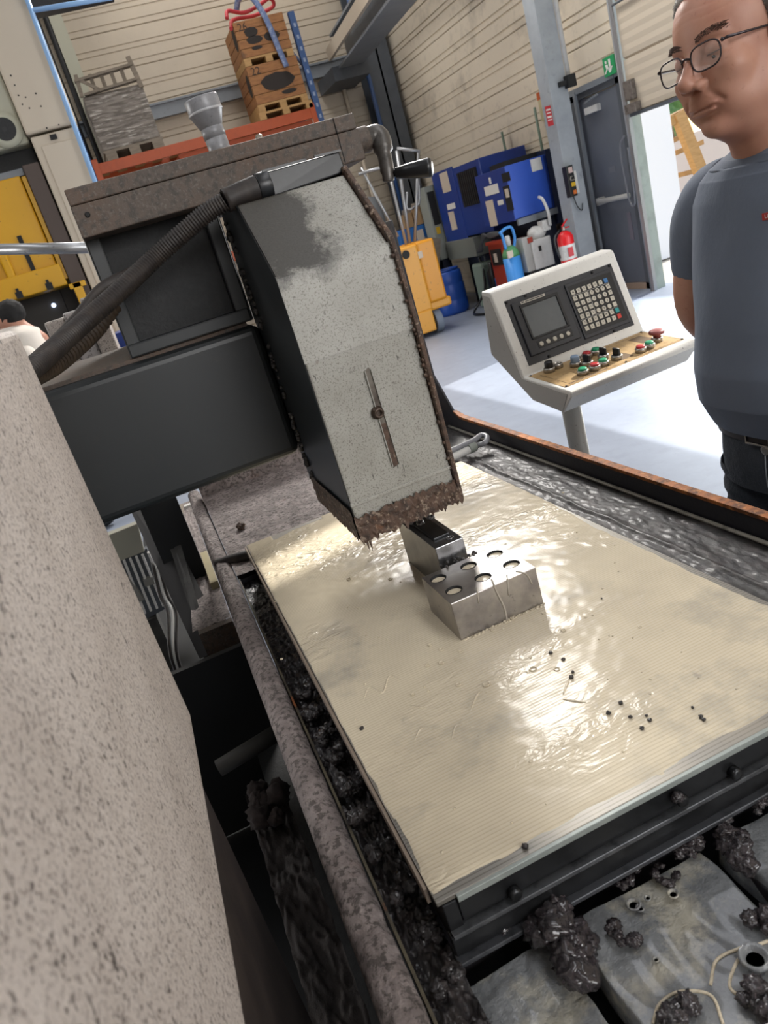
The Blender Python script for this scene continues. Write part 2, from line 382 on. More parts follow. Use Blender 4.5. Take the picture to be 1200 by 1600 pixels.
# main pillar (front face towards the open door)
PY, PX0 = 8.03, 5.09
pil = thing('pillar', 'wide grey steel pillar beside the slate exit door', 'pillar', (PX0, PY, 0))
PXR = at(893, 170, 1, PY).x
MB().box((PX0, PY, 0), (PXR, PY + .02, 7.4)).box((PX0, PY + .0205, 0), (PX0 + .03, PY + .22, 7.4)).build('column_section', mat('light_grey_pillar_paint', 'a3a9ae', .5, 0, [('noise', 3, .4, .7, '7f858b', .6), ('noise', 8, .62, .72, '5d6166', .5)]), pil, bevel=.003)
MB().tube([(PXR + .02, PY - .02, 2.35), (PXR + .02, PY - .02, 7.3)], .025).build('corner_conduit', m_white, pil)
MB().box((PXR - .04, PY - .09, 2.26), (PXR + .06, PY - .01, 2.38)).box((PXR - .12, PY - .06, 2.29), (PXR - .02, PY - .01, 2.34)).build('clamp', m_darker, pil)

# exit door
d = thing('door_1', None, None, (WX, 7.9, 0)); d['kind'] = 'structure'
MB().box((WX - .03, 7.43, 0), (WX + .03, 7.50, 2.19)).box((WX - .03, 8.28, 0), (WX + .03, 8.35, 2.19)).box((WX - .03, 7.43, 2.13), (WX + .03, 8.35, 2.20)).build('door_frame', m_greydark, d)
MB().box((WX - .06, 8.20, 0), (WX - .03, 8.24, 2.22)).box((WX - .05, 7.43, 2.19), (WX - .02, 8.35, 2.25)).build('frame_trim', m_steelgrey, d)
MB().box((WX - .015, 7.50, 0.07), (WX + .03, 8.12, 2.12)).box((WX - .005, 8.12, .02), (WX + .03, 8.28, 2.13)).build('door_leaf', m_door, d, bevel=.004)
MB().tube([(WX - .09, 7.48, 1.03), (WX - .09, 8.06, 1.03)], .028).box((WX - .1, 8.02, .99), (WX - .01, 8.08, 1.07)).build('push_bar', mat('pale_push_bar', 'a9a8a4', .4), d, bevel=.004)
MB().box((WX - .07, 7.82, 1.95), (WX - .01, 8.06, 2.02)).build('door_closer', m_white, d, bevel=.006)
MB().beam((WX - .06, 8.02, 2.07), (WX - .10, 7.74, 2.10), .025, .02).build('closer_arm', m_steelgrey, d)
MB().box((WX - .03, 7.43, 0), (WX + .03, 8.15, .07)).build('kick_strip', mat('tan_sill', '9a8675', .7), d)
MB().box((WX - .02, 7.74, 1.30), (WX - .016, 7.86, 1.36)).build('door_label', mat('faded_label', '6a6d74', .6), d)
MB().box((WX - .02, 7.60, .55), (WX - .016, 7.67, .85)).build('door_label', mat('faded_pink_label', '6c6872', .6), d)

# exit sign
sg = thing('exit_sign', 'green and white emergency exit sign above the slate door', 'sign', (WX - .06, 7.72, 2.28))
s0 = at(941, 96, 0, WX - .08); s1 = at(963, 117, 0, WX - .08)
sy0, sy1 = s1.y, s0.y; sz0, sz1 = s1.z + .02, s0.z + .02
MB().box((WX - .08, sy0, sz0), (WX - .05, sy1, sz1)).build('sign_panel', m_signg, sg, bevel=.003)
ym, zm = (sy0 + sy1) / 2, (sz0 + sz1) / 2
MB().box((WX - .085, sy0 + .09 * 1, zm - .02), (WX - .081, sy0 + .06, zm + .06)).prism([(WX - .085, sy0 + .035, zm - .01), (WX - .085, sy0 + .115, zm - .01), (WX - .085, sy0 + .075, zm - .06)], (.004, 0, 0)).build('arrow', m_whiteink, sg)
g = sy1 - .04
MB().box((WX - .085, g - .005, zm + .03), (WX - .081, g - .03, zm + .055)).prism([(WX - .085, g, zm + .02), (WX - .085, g - .04, zm + .02), (WX - .085, g - .05, zm - .02), (WX - .085, g - .015, zm - .02)], (.004, 0, 0)).prism([(WX - .085, g - .015, zm - .02), (WX - .085, g - .035, zm - .02), (WX - .085, g + .01, zm - .065), (WX - .085, g + .025, zm - .06)], (.004, 0, 0)).prism([(WX - .085, g - .035, zm - .015), (WX - .085, g - .055, zm - .02), (WX - .085, g - .075, zm - .06), (WX - .085, g - .055, zm - .06)], (.004, 0, 0)).build('running_figure', m_whiteink, sg)
MB().box((WX - .06, ym - .01, sz0 - .03), (WX - .02, ym + .01, sz0)).build('bracket', m_steelgrey, sg)

# red notices left of pillar
rn = thing('notice', 'red and white safety notice on the left flange of the pillar', 'sign', (PX0 - .02, PY + .1, 2.0))
a, b = at(851, 167, 1, PY - .004), at(863, 196, 1, PY - .004)
MB().box((a.x, PY - .006, b.z), (b.x + .02, PY - .002, a.z)).build('panel', m_signr, rn)
zz = a.z
for k, hh in enumerate([.015, .01, .02, .01]):
    MB().box((a.x + .008, PY - .009, zz - .03 - k * .035), (b.x + .008, PY - .006, zz - .03 - k * .035 - hh)).build('print_line', m_whiteink, rn)
a, b = at(838, 146, 0, WX - .02), at(856, 186, 0, WX - .02)
xn = thing('wall_notice', 'narrow pale notice with an orange top on the cream wall', 'sign', (WX - .01, a.y, b.z))
MB().box((WX - .02, a.y, b.z), (WX - .01, a.y - .12, a.z)).build('panel', mat('pale_notice', 'c0b48e', .6), xn)
MB().box((WX - .024, a.y, a.z - .08), (WX - .02, a.y - .12, a.z)).build('orange_head', mat('orange_print', 'b85a30', .6), xn)

# electrical isolator box on pillar
eb = thing('isolator_box', 'dark isolator box with yellow label and orange knob on the pillar', 'switch box', (5.3, PY, 1.5))
a, b = at(884, 260, 1, PY - .09), at(903, 305, 1, PY - .09)
MB().box((a.x, PY - .09, b.z), (b.x, PY, a.z)).build('housing', m_black, eb, bevel=.004)
w_ = b.x - a.x; hh = a.z - b.z
MB().box((a.x + .25 * w_, PY - .094, a.z - .02), (a.x + .85 * w_, PY - .09, a.z - .08)).build('warning_label', mat('pink_white_label', 'c9b0aa', .6), eb)
MB().box((a.x + .35 * w_, PY - .094, a.z - .55 * hh), (a.x + .95 * w_, PY - .09, a.z - .68 * hh)).build('yellow_label', m_yel, eb)
MB().box((a.x + .40 * w_, PY - .11, a.z - .80 * hh), (a.x + .80 * w_, PY - .09, a.z - .93 * hh)).build('rotary_knob', mat('orange_knob', 'c96a28', .4), eb, bevel=.004)
MB().box((b.x + .005, PY - .05, b.z + .02), (b.x + .055, PY - .02, a.z - .07)).build('mounting_plate', m_pend, eb)
MB().tube(smoothpts([(b.x + .0, PY - .07, a.z - .38 * hh), (b.x - .05, PY - .1, a.z - .36 * hh), (b.x - .06, PY - .1, a.z - .46 * hh), (b.x - .01, PY - .1, a.z - .48 * hh)], 5), .008).build('shackle', m_chrome, eb)
MB().tube(smoothpts([(a.x + .06, PY - .04, b.z), (a.x + .09, PY - .04, b.z - .12), (b.x + .05, PY - .04, b.z - .17), (b.x + .08, PY - .03, b.z - .10)], 6), .006).build('cable', m_black, eb)

# sectional door, guide track, opening
a, b = at(985, 179, 0, WX - .12), at(1060, 150, 0, WX - .12)
hz = 1.80
rd = thing('door_2', None, None, (WX - .1, 5, hz)); rd['kind'] = 'structure'
for k in range(5):
    z0 = hz + k * .50
    poly = [(WX - .08, 7.20, z0 - .012)] + [(WX - .12 + (0 if j % 2 else .004), 7.20, z0 + .012 + j * .0476) for j in range(11)] + [(WX - .08, 7.20, z0 + .484)]
    MB().prism(poly, (0, -4.3, 0)).build('door_section', m_press, rd)
MB().box((WX - .14, 2.83, hz - .03), (WX - .07, 7.20, hz + .0)).build('bottom_seal', m_greydark, rd)
MB().tube([(WX - .15, 7.2, hz + .98), (WX - .15, 3.2, hz + .98)], .012).build('spring_rod', m_greydark, rd)
MB().box((WX - .19, 7.03, hz + .0), (WX - .12, 7.20, hz + .09)).box((WX - .17, 7.07, hz + .12), (WX - .12, 7.20, hz + .3)).build('roller_bracket', mat('grimy_galvanised', '77706a', .5, .5, [('noise', 20, .5, .65, '3e3934', .8)]), rd, bevel=.003)
MB().box((WX - .15, 7.21, 0), (WX - .135, 7.25, 4.6)).box((WX - .15, 7.25, 0), (WX - .08, 7.26, 4.6)).tube([(WX - .14, 7.27, 0), (WX - .14, 7.27, 4.6)], .014).build('guide_track', m_galv, rd)
MB().box((WX - .06, 7.28, 0), (WX + .05, 7.36, 4.4)).build('trim_3', mat('green_grey_jamb', '9aa39a', .5, 0, [('noise', 6, .5, .7, '7f877f', .6)]), kind='structure')
MB().tube(smoothpts([(WX - .18, 7.28, 1.62), (WX - .19, 7.37, 1.5), (WX - .19, 7.35, 1.0), (WX - .19, 7.28, .93), (WX - .19, 7.25, 1.05), (WX - .18, 7.25, 1.5)], 8), .01).build('pull_rope', mat('grey_rope', '62646a', .7), label='grey loop of pull rope hanging on the door guide track', cat='rope')

# outside: pale wall, timber frame, tree
oy = 9.0
a = at(1043, 165, 1, oy)
MB().box((6.05, oy, 0), (a.x + .02, oy + .15, 4.6)).build('outer_partition', m_outwall, label='tall pale blue sheet wall just outside the open door', cat='wall panel')
fr = thing('timber_frame', 'yellowish weathered timber frame outside the door', 'frame', (8.6, 10.2, 0))
fy = 10.2
def fpx(u, v, y=fy): return at(u, v, 1, y)
for (u0, v0, u1, v1, wd) in [(1058, 176, 1097, 275, .17), (1044, 190, 1072, 176, .14)]:
    MB().beam(fpx(u0, v0, fy - wd), fpx(u1, v1, fy - wd), wd, .12, (0, 1, 0)).build('post', m_wood2, fr)
MB().beam(fpx(1097, 275), Vector((fpx(1097, 275).x + .25, fy, .0)), .17, .12, (0, 1, 0)).build('post', m_wood2, fr)
for (u0, v0, u1, v1) in [(1046, 222, 1080, 206), (1048, 242, 1098, 222), (1056, 275, 1090, 266), (1062, 312, 1080, 304)]:
    MB().beam(fpx(u0, v0, fy + .1), fpx(u1, v1, fy + .1), .07, .05, (0, 1, 0)).build('crossbar', m_wood2, fr)
for u in (1050, 1056, 1062, 1068):
    MB().beam(fpx(u, 196, fy + .1), fpx(u + 3, 216, fy + .1), .02, .02, (0, 1, 0)).build('slat', m_woodgrey, fr)
cr = thing('crate_stack', 'pale crates stacked outdoors behind the timber frame', 'crates', (9.5, 11.5, 0))
for k in range(7):
    q = fpx(1050 + 3 * k, 215 + 20 * k, 11.5)
    MB().box((q.x - .5, 11.5, q.z - .24), (q.x + 1.6, 12.3, q.z - .02)).build('crate', mat('bleached_crate', 'cfc3bd', .7), cr, bevel=.01)
MB().box((8.0, 12.4, 0), (18, 12.6, 1.2)).build('trim_4', m_outgr, kind='structure')
tr = thing('tree', 'green leafy tree seen through the top of the door opening', 'tree', (13.5, 18, 0))
MB().tube([(13.5, 18, 0), (13.6, 18, 2.6)], [.18, .1]).build('trunk', m_woodgrey, tr)
mb = MB()
for k in range(26):
    mb.ball((13.5 + random.uniform(-1.8, 2.2), 18 + random.uniform(-1, 1), 2.3 + random.uniform(-.6, .55)), random.uniform(.35, .65), 2, .5, 3, k)
mb.build('crown', m_leaf, tr)

# =================================================================== THE GRINDING MACHINE
ZP = .95                                           # top of the magnetic plate
gm = thing('grinding_machine', 'large dirty surface grinder with speckled head cover over the milky plate', 'machine', (.2, 1.5, 0))
# horizontal ram, upper housing, top slab
MB().box((-.75, 1.33, 1.165), (.2072, 1.80, 1.405)).build('ram', m_dark, gm, bevel=.016, seg=4)
MB().box((-.75, 1.345, 1.403), (.19, 1.79, 1.412)).build('ram_top_strip', m_slab, gm, bevel=.002)
hs = MB().box((-.01, 1.36, 1.41), (.2072, 1.80, 1.61)).build('housing', m_darker, gm, bevel=.004)
MB().box((-.012, 1.335, 1.412), (.20, 1.80, 1.434)).box((-.012, 1.34, 1.43), (.012, 1.38, 1.61)).box((.178, 1.34, 1.43), (.202, 1.38, 1.61)).build('housing_frame', m_dark, gm, bevel=.003)
MB().box((-.0118, 1.28, 1.602), (.455, 1.70, 1.648)).build('top_slab', m_slab, gm, bevel=.002)
MB().box((-.0112, 1.281, 1.6488), (.454, 1.70, 1.672)).build('slab_cap', m_slab, gm, bevel=.002)
MB().box((.418, 1.2785, 1.6035), (.4185, 1.281, 1.6715)).build('slab_joint', m_blackmat, gm)
MB().lathe([(.004, 0), (.004, .002), (.003, .003)], (.008, 1.2795, 1.632), (0, -1, 0), 12).build('plug', m_blackmat, gm)
# cap nut on slab
q = at(404, 212, 1, 1.36)
MB().lathe([(.009, 0), (.009, .007), (.006, .008), (.006, .014), (.003, .016)], (q.x, 1.36, 1.672), (0, 0, 1), 6, False).build('hex_bolt', m_chrome, gm)
# head cover
GX0, GX1 = .208, .376
prof = [(1.053, 1.085), (1.053, 1.349), (1.060, 1.471), (1.172, 1.580), (1.33, 1.588), (1.36, 1.42), (1.34, 1.11), (1.15, 1.078)]
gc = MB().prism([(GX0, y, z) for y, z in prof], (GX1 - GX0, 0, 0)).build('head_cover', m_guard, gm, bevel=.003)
up_ = [(1.0515, 1.3515), (1.0588, 1.4705), (1.062, 1.474), (1.075, 1.474), (1.062, 1.3515)]
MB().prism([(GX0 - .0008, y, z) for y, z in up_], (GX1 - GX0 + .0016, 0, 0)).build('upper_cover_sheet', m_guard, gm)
def slope(x, s, off=.0012):       # s 0..1 up the sloping top facet
    y = 1.060 + .112 * s; z = 1.471 + .109 * s
    return (x, y - off * .7, z + off * .7)
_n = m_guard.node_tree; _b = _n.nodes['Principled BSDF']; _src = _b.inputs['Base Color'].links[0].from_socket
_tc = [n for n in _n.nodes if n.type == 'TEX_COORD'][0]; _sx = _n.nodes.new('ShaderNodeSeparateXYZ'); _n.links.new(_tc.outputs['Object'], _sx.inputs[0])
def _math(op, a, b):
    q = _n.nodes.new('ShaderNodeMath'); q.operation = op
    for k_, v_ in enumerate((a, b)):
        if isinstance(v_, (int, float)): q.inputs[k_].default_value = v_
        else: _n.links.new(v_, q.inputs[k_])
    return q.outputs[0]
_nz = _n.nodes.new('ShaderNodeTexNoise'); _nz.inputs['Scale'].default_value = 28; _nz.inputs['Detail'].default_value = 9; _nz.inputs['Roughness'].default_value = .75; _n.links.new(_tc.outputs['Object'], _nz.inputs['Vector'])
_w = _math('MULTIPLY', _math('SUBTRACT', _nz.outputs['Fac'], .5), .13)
# darker area of the cover: left of x = .31 and above z = 1.445 (noise makes the edge ragged)
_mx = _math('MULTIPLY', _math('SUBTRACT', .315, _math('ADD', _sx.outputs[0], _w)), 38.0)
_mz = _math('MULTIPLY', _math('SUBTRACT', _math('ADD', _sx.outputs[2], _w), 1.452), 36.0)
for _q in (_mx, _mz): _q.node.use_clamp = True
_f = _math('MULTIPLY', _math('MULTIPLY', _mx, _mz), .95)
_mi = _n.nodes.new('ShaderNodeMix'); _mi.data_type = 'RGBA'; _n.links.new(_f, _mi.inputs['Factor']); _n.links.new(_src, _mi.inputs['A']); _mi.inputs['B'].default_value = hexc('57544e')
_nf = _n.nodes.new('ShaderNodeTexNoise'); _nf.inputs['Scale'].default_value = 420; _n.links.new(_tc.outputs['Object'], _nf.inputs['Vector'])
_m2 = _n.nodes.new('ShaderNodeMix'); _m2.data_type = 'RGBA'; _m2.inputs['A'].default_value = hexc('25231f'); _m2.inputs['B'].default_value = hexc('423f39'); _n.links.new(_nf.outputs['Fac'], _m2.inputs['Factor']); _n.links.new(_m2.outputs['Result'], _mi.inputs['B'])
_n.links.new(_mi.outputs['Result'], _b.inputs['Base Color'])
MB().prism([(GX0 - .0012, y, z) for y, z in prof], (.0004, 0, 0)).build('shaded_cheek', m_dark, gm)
# side plate at the right, slightly proud
def offs(p, c=(1.19, 1.33), k=.012):
    v = Vector((p[0] - c[0], p[1] - c[1])); L = v.length; return (p[0] + v.x / L * k, p[1] + v.y / L * k)
rp = [offs(p) for p in prof]
MB().prism([(GX1 + .001, y, z) for y, z in rp], (.007, 0, 0)).build('side_plate', m_rustcrust, gm, bevel=.002)
mb = MB()
for k in range(70):
    i = random.choice([0, 0, 0, 1, 2]); a = rp[i]; b = rp[i + 1]; tt = random.random()
    mb.ball((GX1 + random.uniform(-.002, .006), a[0] + (b[0] - a[0]) * tt + .004, a[1] + (b[1] - a[1]) * tt), random.uniform(.0016, .004), 1, .5, 2, k)
mb.build('rim_crust', m_rustcrust, gm, kind='stuff')
# slot with bolt
s_a, s_b = at(574, 578, 1, 1.0525), at(617, 727, 1, 1.0525)
dd = (s_b - s_a).normalized(); 
mb = MB(); mb.prism([(s_a.x - .0045, 1.0522, s_a.z), (s_a.x + .0035, 1.0522, s_a.z + .003), (s_b.x + .0065, 1.0522, s_b.z), (s_b.x - .0035, 1.0522, s_b.z - .003)], (0, .0012, 0))
mb.build('slot', mat('slot_shadow_metal', '6a645c', .6, .2, [('noise', 30, .45, .6, '3a2e26', .8)]), gm)
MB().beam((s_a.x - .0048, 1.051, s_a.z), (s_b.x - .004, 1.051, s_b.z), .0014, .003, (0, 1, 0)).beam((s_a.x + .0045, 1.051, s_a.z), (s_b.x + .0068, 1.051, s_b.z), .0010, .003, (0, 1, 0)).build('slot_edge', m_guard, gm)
bq = at(591, 645, 1, 1.047)
mid = s_a + (s_b - s_a) * .55
mb = MB()
mb.prism([(mid.x - .003, 1.0512, mid.z), (mid.x + .004, 1.0512, mid.z), (s_b.x + .0055, 1.0512, s_b.z), (s_b.x - .0025, 1.0512, s_b.z)], (0, .001, 0)).build('rusty_slot_end', m_rustcrust, gm)
MB().lathe([(.0098, 0), (.0098, .002), (.0078, .003), (.0078, .010), (.0068, .011), (.0042, .011), (.0042, .005)], (bq.x, 1.0518, bq.z), (0, -1, 0), 24).build('socket_bolt', mat('brown_bolt', '4c4038', .4, .6), gm)
# ledge line + jagged dried crust along the bottom of the cover
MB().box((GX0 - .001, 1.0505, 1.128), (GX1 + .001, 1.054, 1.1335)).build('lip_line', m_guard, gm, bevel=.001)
def crustz(x): return 1.072 + .004 * mnoise.noise(Vector((x * 60, 0, 0))) - (.010 * max(0, mnoise.noise(Vector((x * 140, 5, 0))))) + .002 * (x - .2) / .17
mb = MB()
n = 150
mb.grid(lambda a, b: (GX0 - .003 + a * (GX1 - GX0 + .008), 1.0475 - .004 * mnoise.noise(Vector((a * 22, b * 6, 1))) - .003 * b + .002 * mnoise.noise(Vector((a * 70, b * 20, 4))), 1.112 + .010 * mnoise.noise(Vector((a * 7, 0, 8))) + .006 * mnoise.noise(Vector((a * 31, 0, 3))) - b * (1.112 - crustz(GX0 + a * .17) + .009 * mnoise.noise(Vector((a * 7, 0, 8))))), n, 14)
mb.grid(lambda a, b: (GX0 - .005 + .002 * mnoise.noise(Vector((a * 20, b * 9, 1))), 1.048 + a * .26, 1.125 - b * (.05 + .008 * mnoise.noise(Vector((a * 40, 3, 0))))), 60, 8)
mb.grid(lambda a, b: (GX0 - .003 + a * .176, 1.046 + b * .28, 1.075 + .004 * mnoise.noise(Vector((a * 20, b * 20, 0)))), 30, 30)
random.seed(3)
for k in range(34):
    x = GX0 + random.random() ** 1.3 * .172; L = random.uniform(.003, .010) + (.014 if k < 2 else 0)
    if k < 2: x = GX0 + .006 + k * .004
    mb.lathe([(.0028, 0), (.0016, -L * .5), (.0003, -L)], (x, 1.047 + random.uniform(-.002, .01), crustz(x) + .003), (0, 0, 1), 6)
mb.build('dried_crust', m_rustcrust, gm, kind='stuff')
MB().lathe([(.141, 0), (.141, .030), (.06, .030), (.06, 0)], (.305, 1.212, 1.178), (1, 0, 0), 64).build('grinding_wheel', mat('grey_abrasive', '4c4a4a', .8, 0, [('fine', 300, .5, .6, '6a6866', .6)]), gm)
mb = MB()
for k in range(14): mb.ball((.31 + random.uniform(-.02, .025), 1.06 + random.uniform(-.01, .02), 1.068 + random.uniform(-.010, .012)), random.uniform(.004, .008), 1, .6, 2, k)
mb.build('black_slurry', m_sludge, gm, kind='stuff')
# gap crust between ram and cover
mb = MB()
for k in range(60):
    tt = random.random(); mb.ball((.205 + random.uniform(-.002, .002), 1.30 + random.uniform(-.008, .008), 1.12 + tt * .46), random.uniform(.003, .007), 1, .5, 2, k)
mb.build('joint_grime', mat('joint_grime', '2a2725', .5, 0, [('noise', 60, .58, .66, 'a09a90', .8)]), gm, kind='stuff')
# cable gland box on the slope
a, b = at(425, 300, 1, 1.19), at(540, 260, 1, 1.19)
cb = MB()
TL = at(411, 270, 1, 1.185); TR = at(530, 236, 1, 1.185); BR = at(541, 268, 1, 1.18); BL = at(424, 308, 1, 1.18)
cb.hexa([BL, BR, BR + Vector((0, .05, 0)), BL + Vector((0, .05, 0))], [TL, TR, TR + Vector((0, .05, .0)), TL + Vector((0, .05, 0))])
cbox = cb.build('cable_box', m_black, gm, bevel=.002)
TL2 = at(409, 268, 1, 1.182); TM = at(478, 249, 1, 1.182)
MB().beam(TL2, TM, .003, .004, (0, 1, 0)).beam(at(491, 245, 1, 1.182), at(532, 235, 1, 1.182), .003, .005, (0, 1, 0)).build('lid_ridge', m_black, gm)
# collars of the ribbed hose + hoses
hp = [at(418, 289, 1, 1.19), at(385, 300, 1, 1.19), at(352, 314, 1, 1.19), at(322, 334, 1, 1.20), at(285, 365, 1, 1.21), at(240, 405, 1, 1.22), at(190, 452, 1, 1.20), at(130, 505, 1, 1.17), at(85, 545, 1, 1.12), at(48, 578, 1, 1.06), at(-5, 622, 1, 1.0)]
ho = thing('ribbed_hose', 'black ribbed cable hose running from the head cover down to the left', 'hose', tuple(hp[5]))
ribbed(MB(), hp[2:], .0142, .0046, .0020).build('tube', m_rubber, ho)
MB().tube(smoothpts(hp[:3], 6), [.0185 if i < 5 else .0175 if i < 8 else .0168 for i in range(13)], 18).build('sleeve', m_rubber, ho)
MB().tube([hp[0] + Vector((.004, 0, 0)), at(402, 294, 1, 1.19)], .0200, 18).build('collar', m_black, ho, bevel=.001)
hp2 = [at(212, 428, 1, 1.27), at(176, 470, 1, 1.26), at(132, 520, 1, 1.20), at(90, 562, 1, 1.10), at(50, 588, 1, 1.00), at(0, 620, 1, .90)]
h2 = [at(176, 476, 1, 1.28), at(150, 512, 1, 1.26), at(118, 543, 1, 1.22), at(84, 570, 1, 1.17), at(44, 592, 1, 1.10), at(-5, 626, 1, 1.03)]
ribbed(MB(), h2, .0150, .0085, .0016).build('ribbed_hose', m_rubber_b, label='brown ribbed hose lying under the black hose at the left', cat='hose')
MB().tube(smoothpts([at(212, 424, 1, 1.29), at(160, 452, 1, 1.28), at(120, 500, 1, 1.24), at(78, 545, 1, 1.18), at(44, 575, 1, 1.12), at(0, 612, 1, 1.05)], 8), .010, 10).build('cable', m_rubber, label='smooth dark cable behind the black ribbed hose', cat='cable')
# crank on slab end
cz, cy = at(578, 216, 1, 1.33).z, 1.33
cxs = .455
MB().lathe([(.021, 0), (.021, .028), (.016, .036)], (cxs, cy, cz), (1, 0, 0), 24).build('crank_hub', m_slab, gm, bevel=.002)
e1 = at(591, 205, 1, 1.31); e2 = at(604, 276, 1, 1.29); 
MB().tube(smoothpts([(cxs + .02, cy, cz), tuple(at(592, 212, 1, 1.32)), tuple(at(600, 240, 1, 1.31)), tuple(at(606, 272, 1, 1.30)), tuple(at(607, 284, 1, 1.30))], 6), [.017] * 6 + [.0165] * 6 + [.012] * 6 + [.010] * 6 + [.007], 14).build('crank_arm', mat('worn_iron', '55524f', .4, .4, [('noise', 60, .5, .65, '35322f', .7)]), gm)
k0, k1 = at(611, 272, 1, 1.30), at(676, 261, 1, 1.26)
dk = (k1 - k0).normalized(); Lk = (k1 - k0).length
MB().lathe([(.0055, 0), (.0055, .008), (.009, .009), (.0125, Lk * .45), (.0155, Lk * .9), (.0145, Lk * .97), (.009, Lk)], k0, dk, 24).build('crank_handle', m_black, gm)
# column behind and below the ram (out of sight parts that carry it), bed
MB().box((-.75, 1.75, .12), (-.42, 2.3, 1.65)).build('column', m_dark, gm, bevel=.01)
MB().box((-.10, .1, .0), (.74, 1.9, .30)).box((.03, .52, .3), (.62, 1.70, .79)).build('bed', m_darker, gm)

# grey reducer cup on slab
cb_ = at(344, 233, 1, 1.40)
cup = thing('pipe_reducer', 'grey plastic pipe reducer standing on top of the grinder slab', 'pipe fitting', (cb_.x, 1.40, 1.672))
zc = 1.672
KC = .72
MB().lathe([(r_0 * KC, h_0 * KC) for r_0, h_0 in [(.0255, 0), (.0255, .044), (.0238, .0445), (.0238, .0455), (.0262, .046), (.0266, .066), (.0252, .067), (.0252, .068), (.027, .069), (.0385, .098), (.0398, .101), (.0398, .128), (.0388, .131), (.0355, .131), (.035, .105), (.022, .07), (.022, .05)]], (cb_.x, 1.40, zc), (-.05, 0, 1), 48).build('reducer_body', m_pvc, cup)
MB().lathe([(r_0 * KC, h_0 * KC) for r_0, h_0 in [(.0399, .0985), (.0408, .1), (.0408, .1025), (.0399, .104)]], (cb_.x, 1.40, zc), (-.05, 0, 1), 48, cap=False).build('moulded_ring', mat('pale_ring', 'a8a9ac', .35), cup)

# galvanised rail far left
MB().tube([at(-20, 390, 1, 2.9), at(150, 387, 1, 2.7)], .0175, 16).build('handrail', m_galv, label='galvanised tube rail crossing in front of the yellow press', cat='rail')

# speckled cabinet close at the left
MB().box((-.60, -.6, 1.052), (-.094, .80, 1.506)).build('machine_cabinet', m_speck, label='speckled grey cabinet wall close at the left edge', cat='cabinet', bevel=.009, seg=4)
MB().box((-.55, -.6, 0), (-.112, .78, 1.05)).build('cabinet_plinth', mat('dark_brown_plinth', '2e2724', .6, 0, [('noise', 9, .45, .65, '463c36', .7)], (80, .3, .002)), label='dark brown plinth under the speckled cabinet', cat='plinth', bevel=.004)

# stepped speckled casting behind hose
cs = thing('stepped_casting', 'speckled grey stepped cover behind the black ribbed hose', 'machine cover', (-.12, 2.2, 0))
a1, a2, a3, a4 = at(68, 505, 1, 2.2), at(97, 497, 1, 2.2), at(160, 490, 1, 2.2), at(197, 560, 1, 2.2)
MB().box((a1.x, 2.2, 1.22), (a2.x + .004, 2.5, a1.z)).build('left_panel', m_speck, cs, bevel=.006)
MB().box((a2.x + .004, 2.19, 1.22), (at(132, 490, 1, 2.19).x, 2.5, a2.z + .01)).build('middle_panel', mat('bright_speckled_paint', 'b5b0ae', .5, 0, [('fine', 120, .56, .6, '6a6260', .8)]), cs, bevel=.006)
MB().box((at(132, 490, 1, 2.2).x + .002, 2.17, 1.22), (at(180, 530, 1, 2.2).x, 2.5, at(165, 455, 1, 2.2).z)).build('right_panel', m_speck, cs, bevel=.006)
MB().box((a1.x + .02, 2.45, .06), (at(170, 530, 1, 2.2).x, 2.5, 1.24)).build('support_web', m_cav, cs)
a = at(180, 520, 1, 2.6)
MB().box((a.x, 2.5, 1.22), (a.x + .03, 2.7, a.z)).build('blue_edge', m_blue, cs)

# =================================================================== TRAY, RAILS, SLUDGE
tray = thing('coolant_tray', 'dark coolant tray around the plate with rust-edged right wall', 'tray', (.4, 1.3, .86))
def fl(a, b):
    x = .60 + a * .165; y = .35 + b * 1.9
    z = .897 + .0035 * mnoise.noise(Vector((x * 40, y * 12, 0))) + .002 * mnoise.noise(Vector((x * 130, y * 60, 3)))
    for xc, wd, h in ((.640, .006, .007), (.672, .005, .006), (.612, .004, .006)):
        z += h * math.exp(-((x - xc - .002 * mnoise.noise(Vector((0, y * 9, xc * 50)))) / wd) ** 2)
    return (x, y, z)
MB().grid(fl, 60, 420).build('ridged_floor', m_wet, tray, kind='stuff')
def fb(a, b):
    x = .020 + a * .60; y = 1.575 + b * .72
    z = .893 + .012 * b + .0035 * mnoise.noise(Vector((x * 30, y * 30, 0))) + .002 * mnoise.noise(Vector((x * 90, y * 90, 3)))
    return (x, y, z)
MB().grid(fb, 150, 160).build('crusted_floor', m_crust, tray, kind='stuff')
MB().box((.594, .20, .80), (.765, 2.3, .880)).box((.025, 1.58, .80), (.594, 2.3, .880)).box((.025, .515, .80), (.594, 1.58, .850)).build('tray_bottom', m_tray, tray)
WXT = .768
wp = [(.20, .86), (.20, .9415), (1.955, .9415), (2.00, .952), (2.09, 1.055), (2.10, 1.50), (2.30, 1.50), (2.30, .86)]
MB().prism([(WXT, y, z) for y, z in wp], (.006, 0, 0)).build('right_wall', m_tray, tray, bevel=.001)
mb = MB(); 
mb.box((WXT - .004, .20, .938), (WXT + .014, 1.955, .9455)); mb.hexa([(WXT - .004, 1.955, .938), (WXT + .014, 1.955, .938), (WXT + .014, 1.955, .9455), (WXT - .004, 1.955, .9455)], [(WXT - .002, 2.0, .950), (WXT + .010, 2.0, .950), (WXT + .010, 2.0, .956), (WXT - .002, 2.0, .956)])
mb.build('rusty_rim', m_rust, tray, bevel=.001)
MB().tube([(WXT - .006, .25, .902), (WXT - .006, 2.05, .902)], .0038, 8).build('bead', mat('pale_sealant', '8d8980', .5, 0, [('noise', 40, .5, .65, '57534c', .8)]), tray)
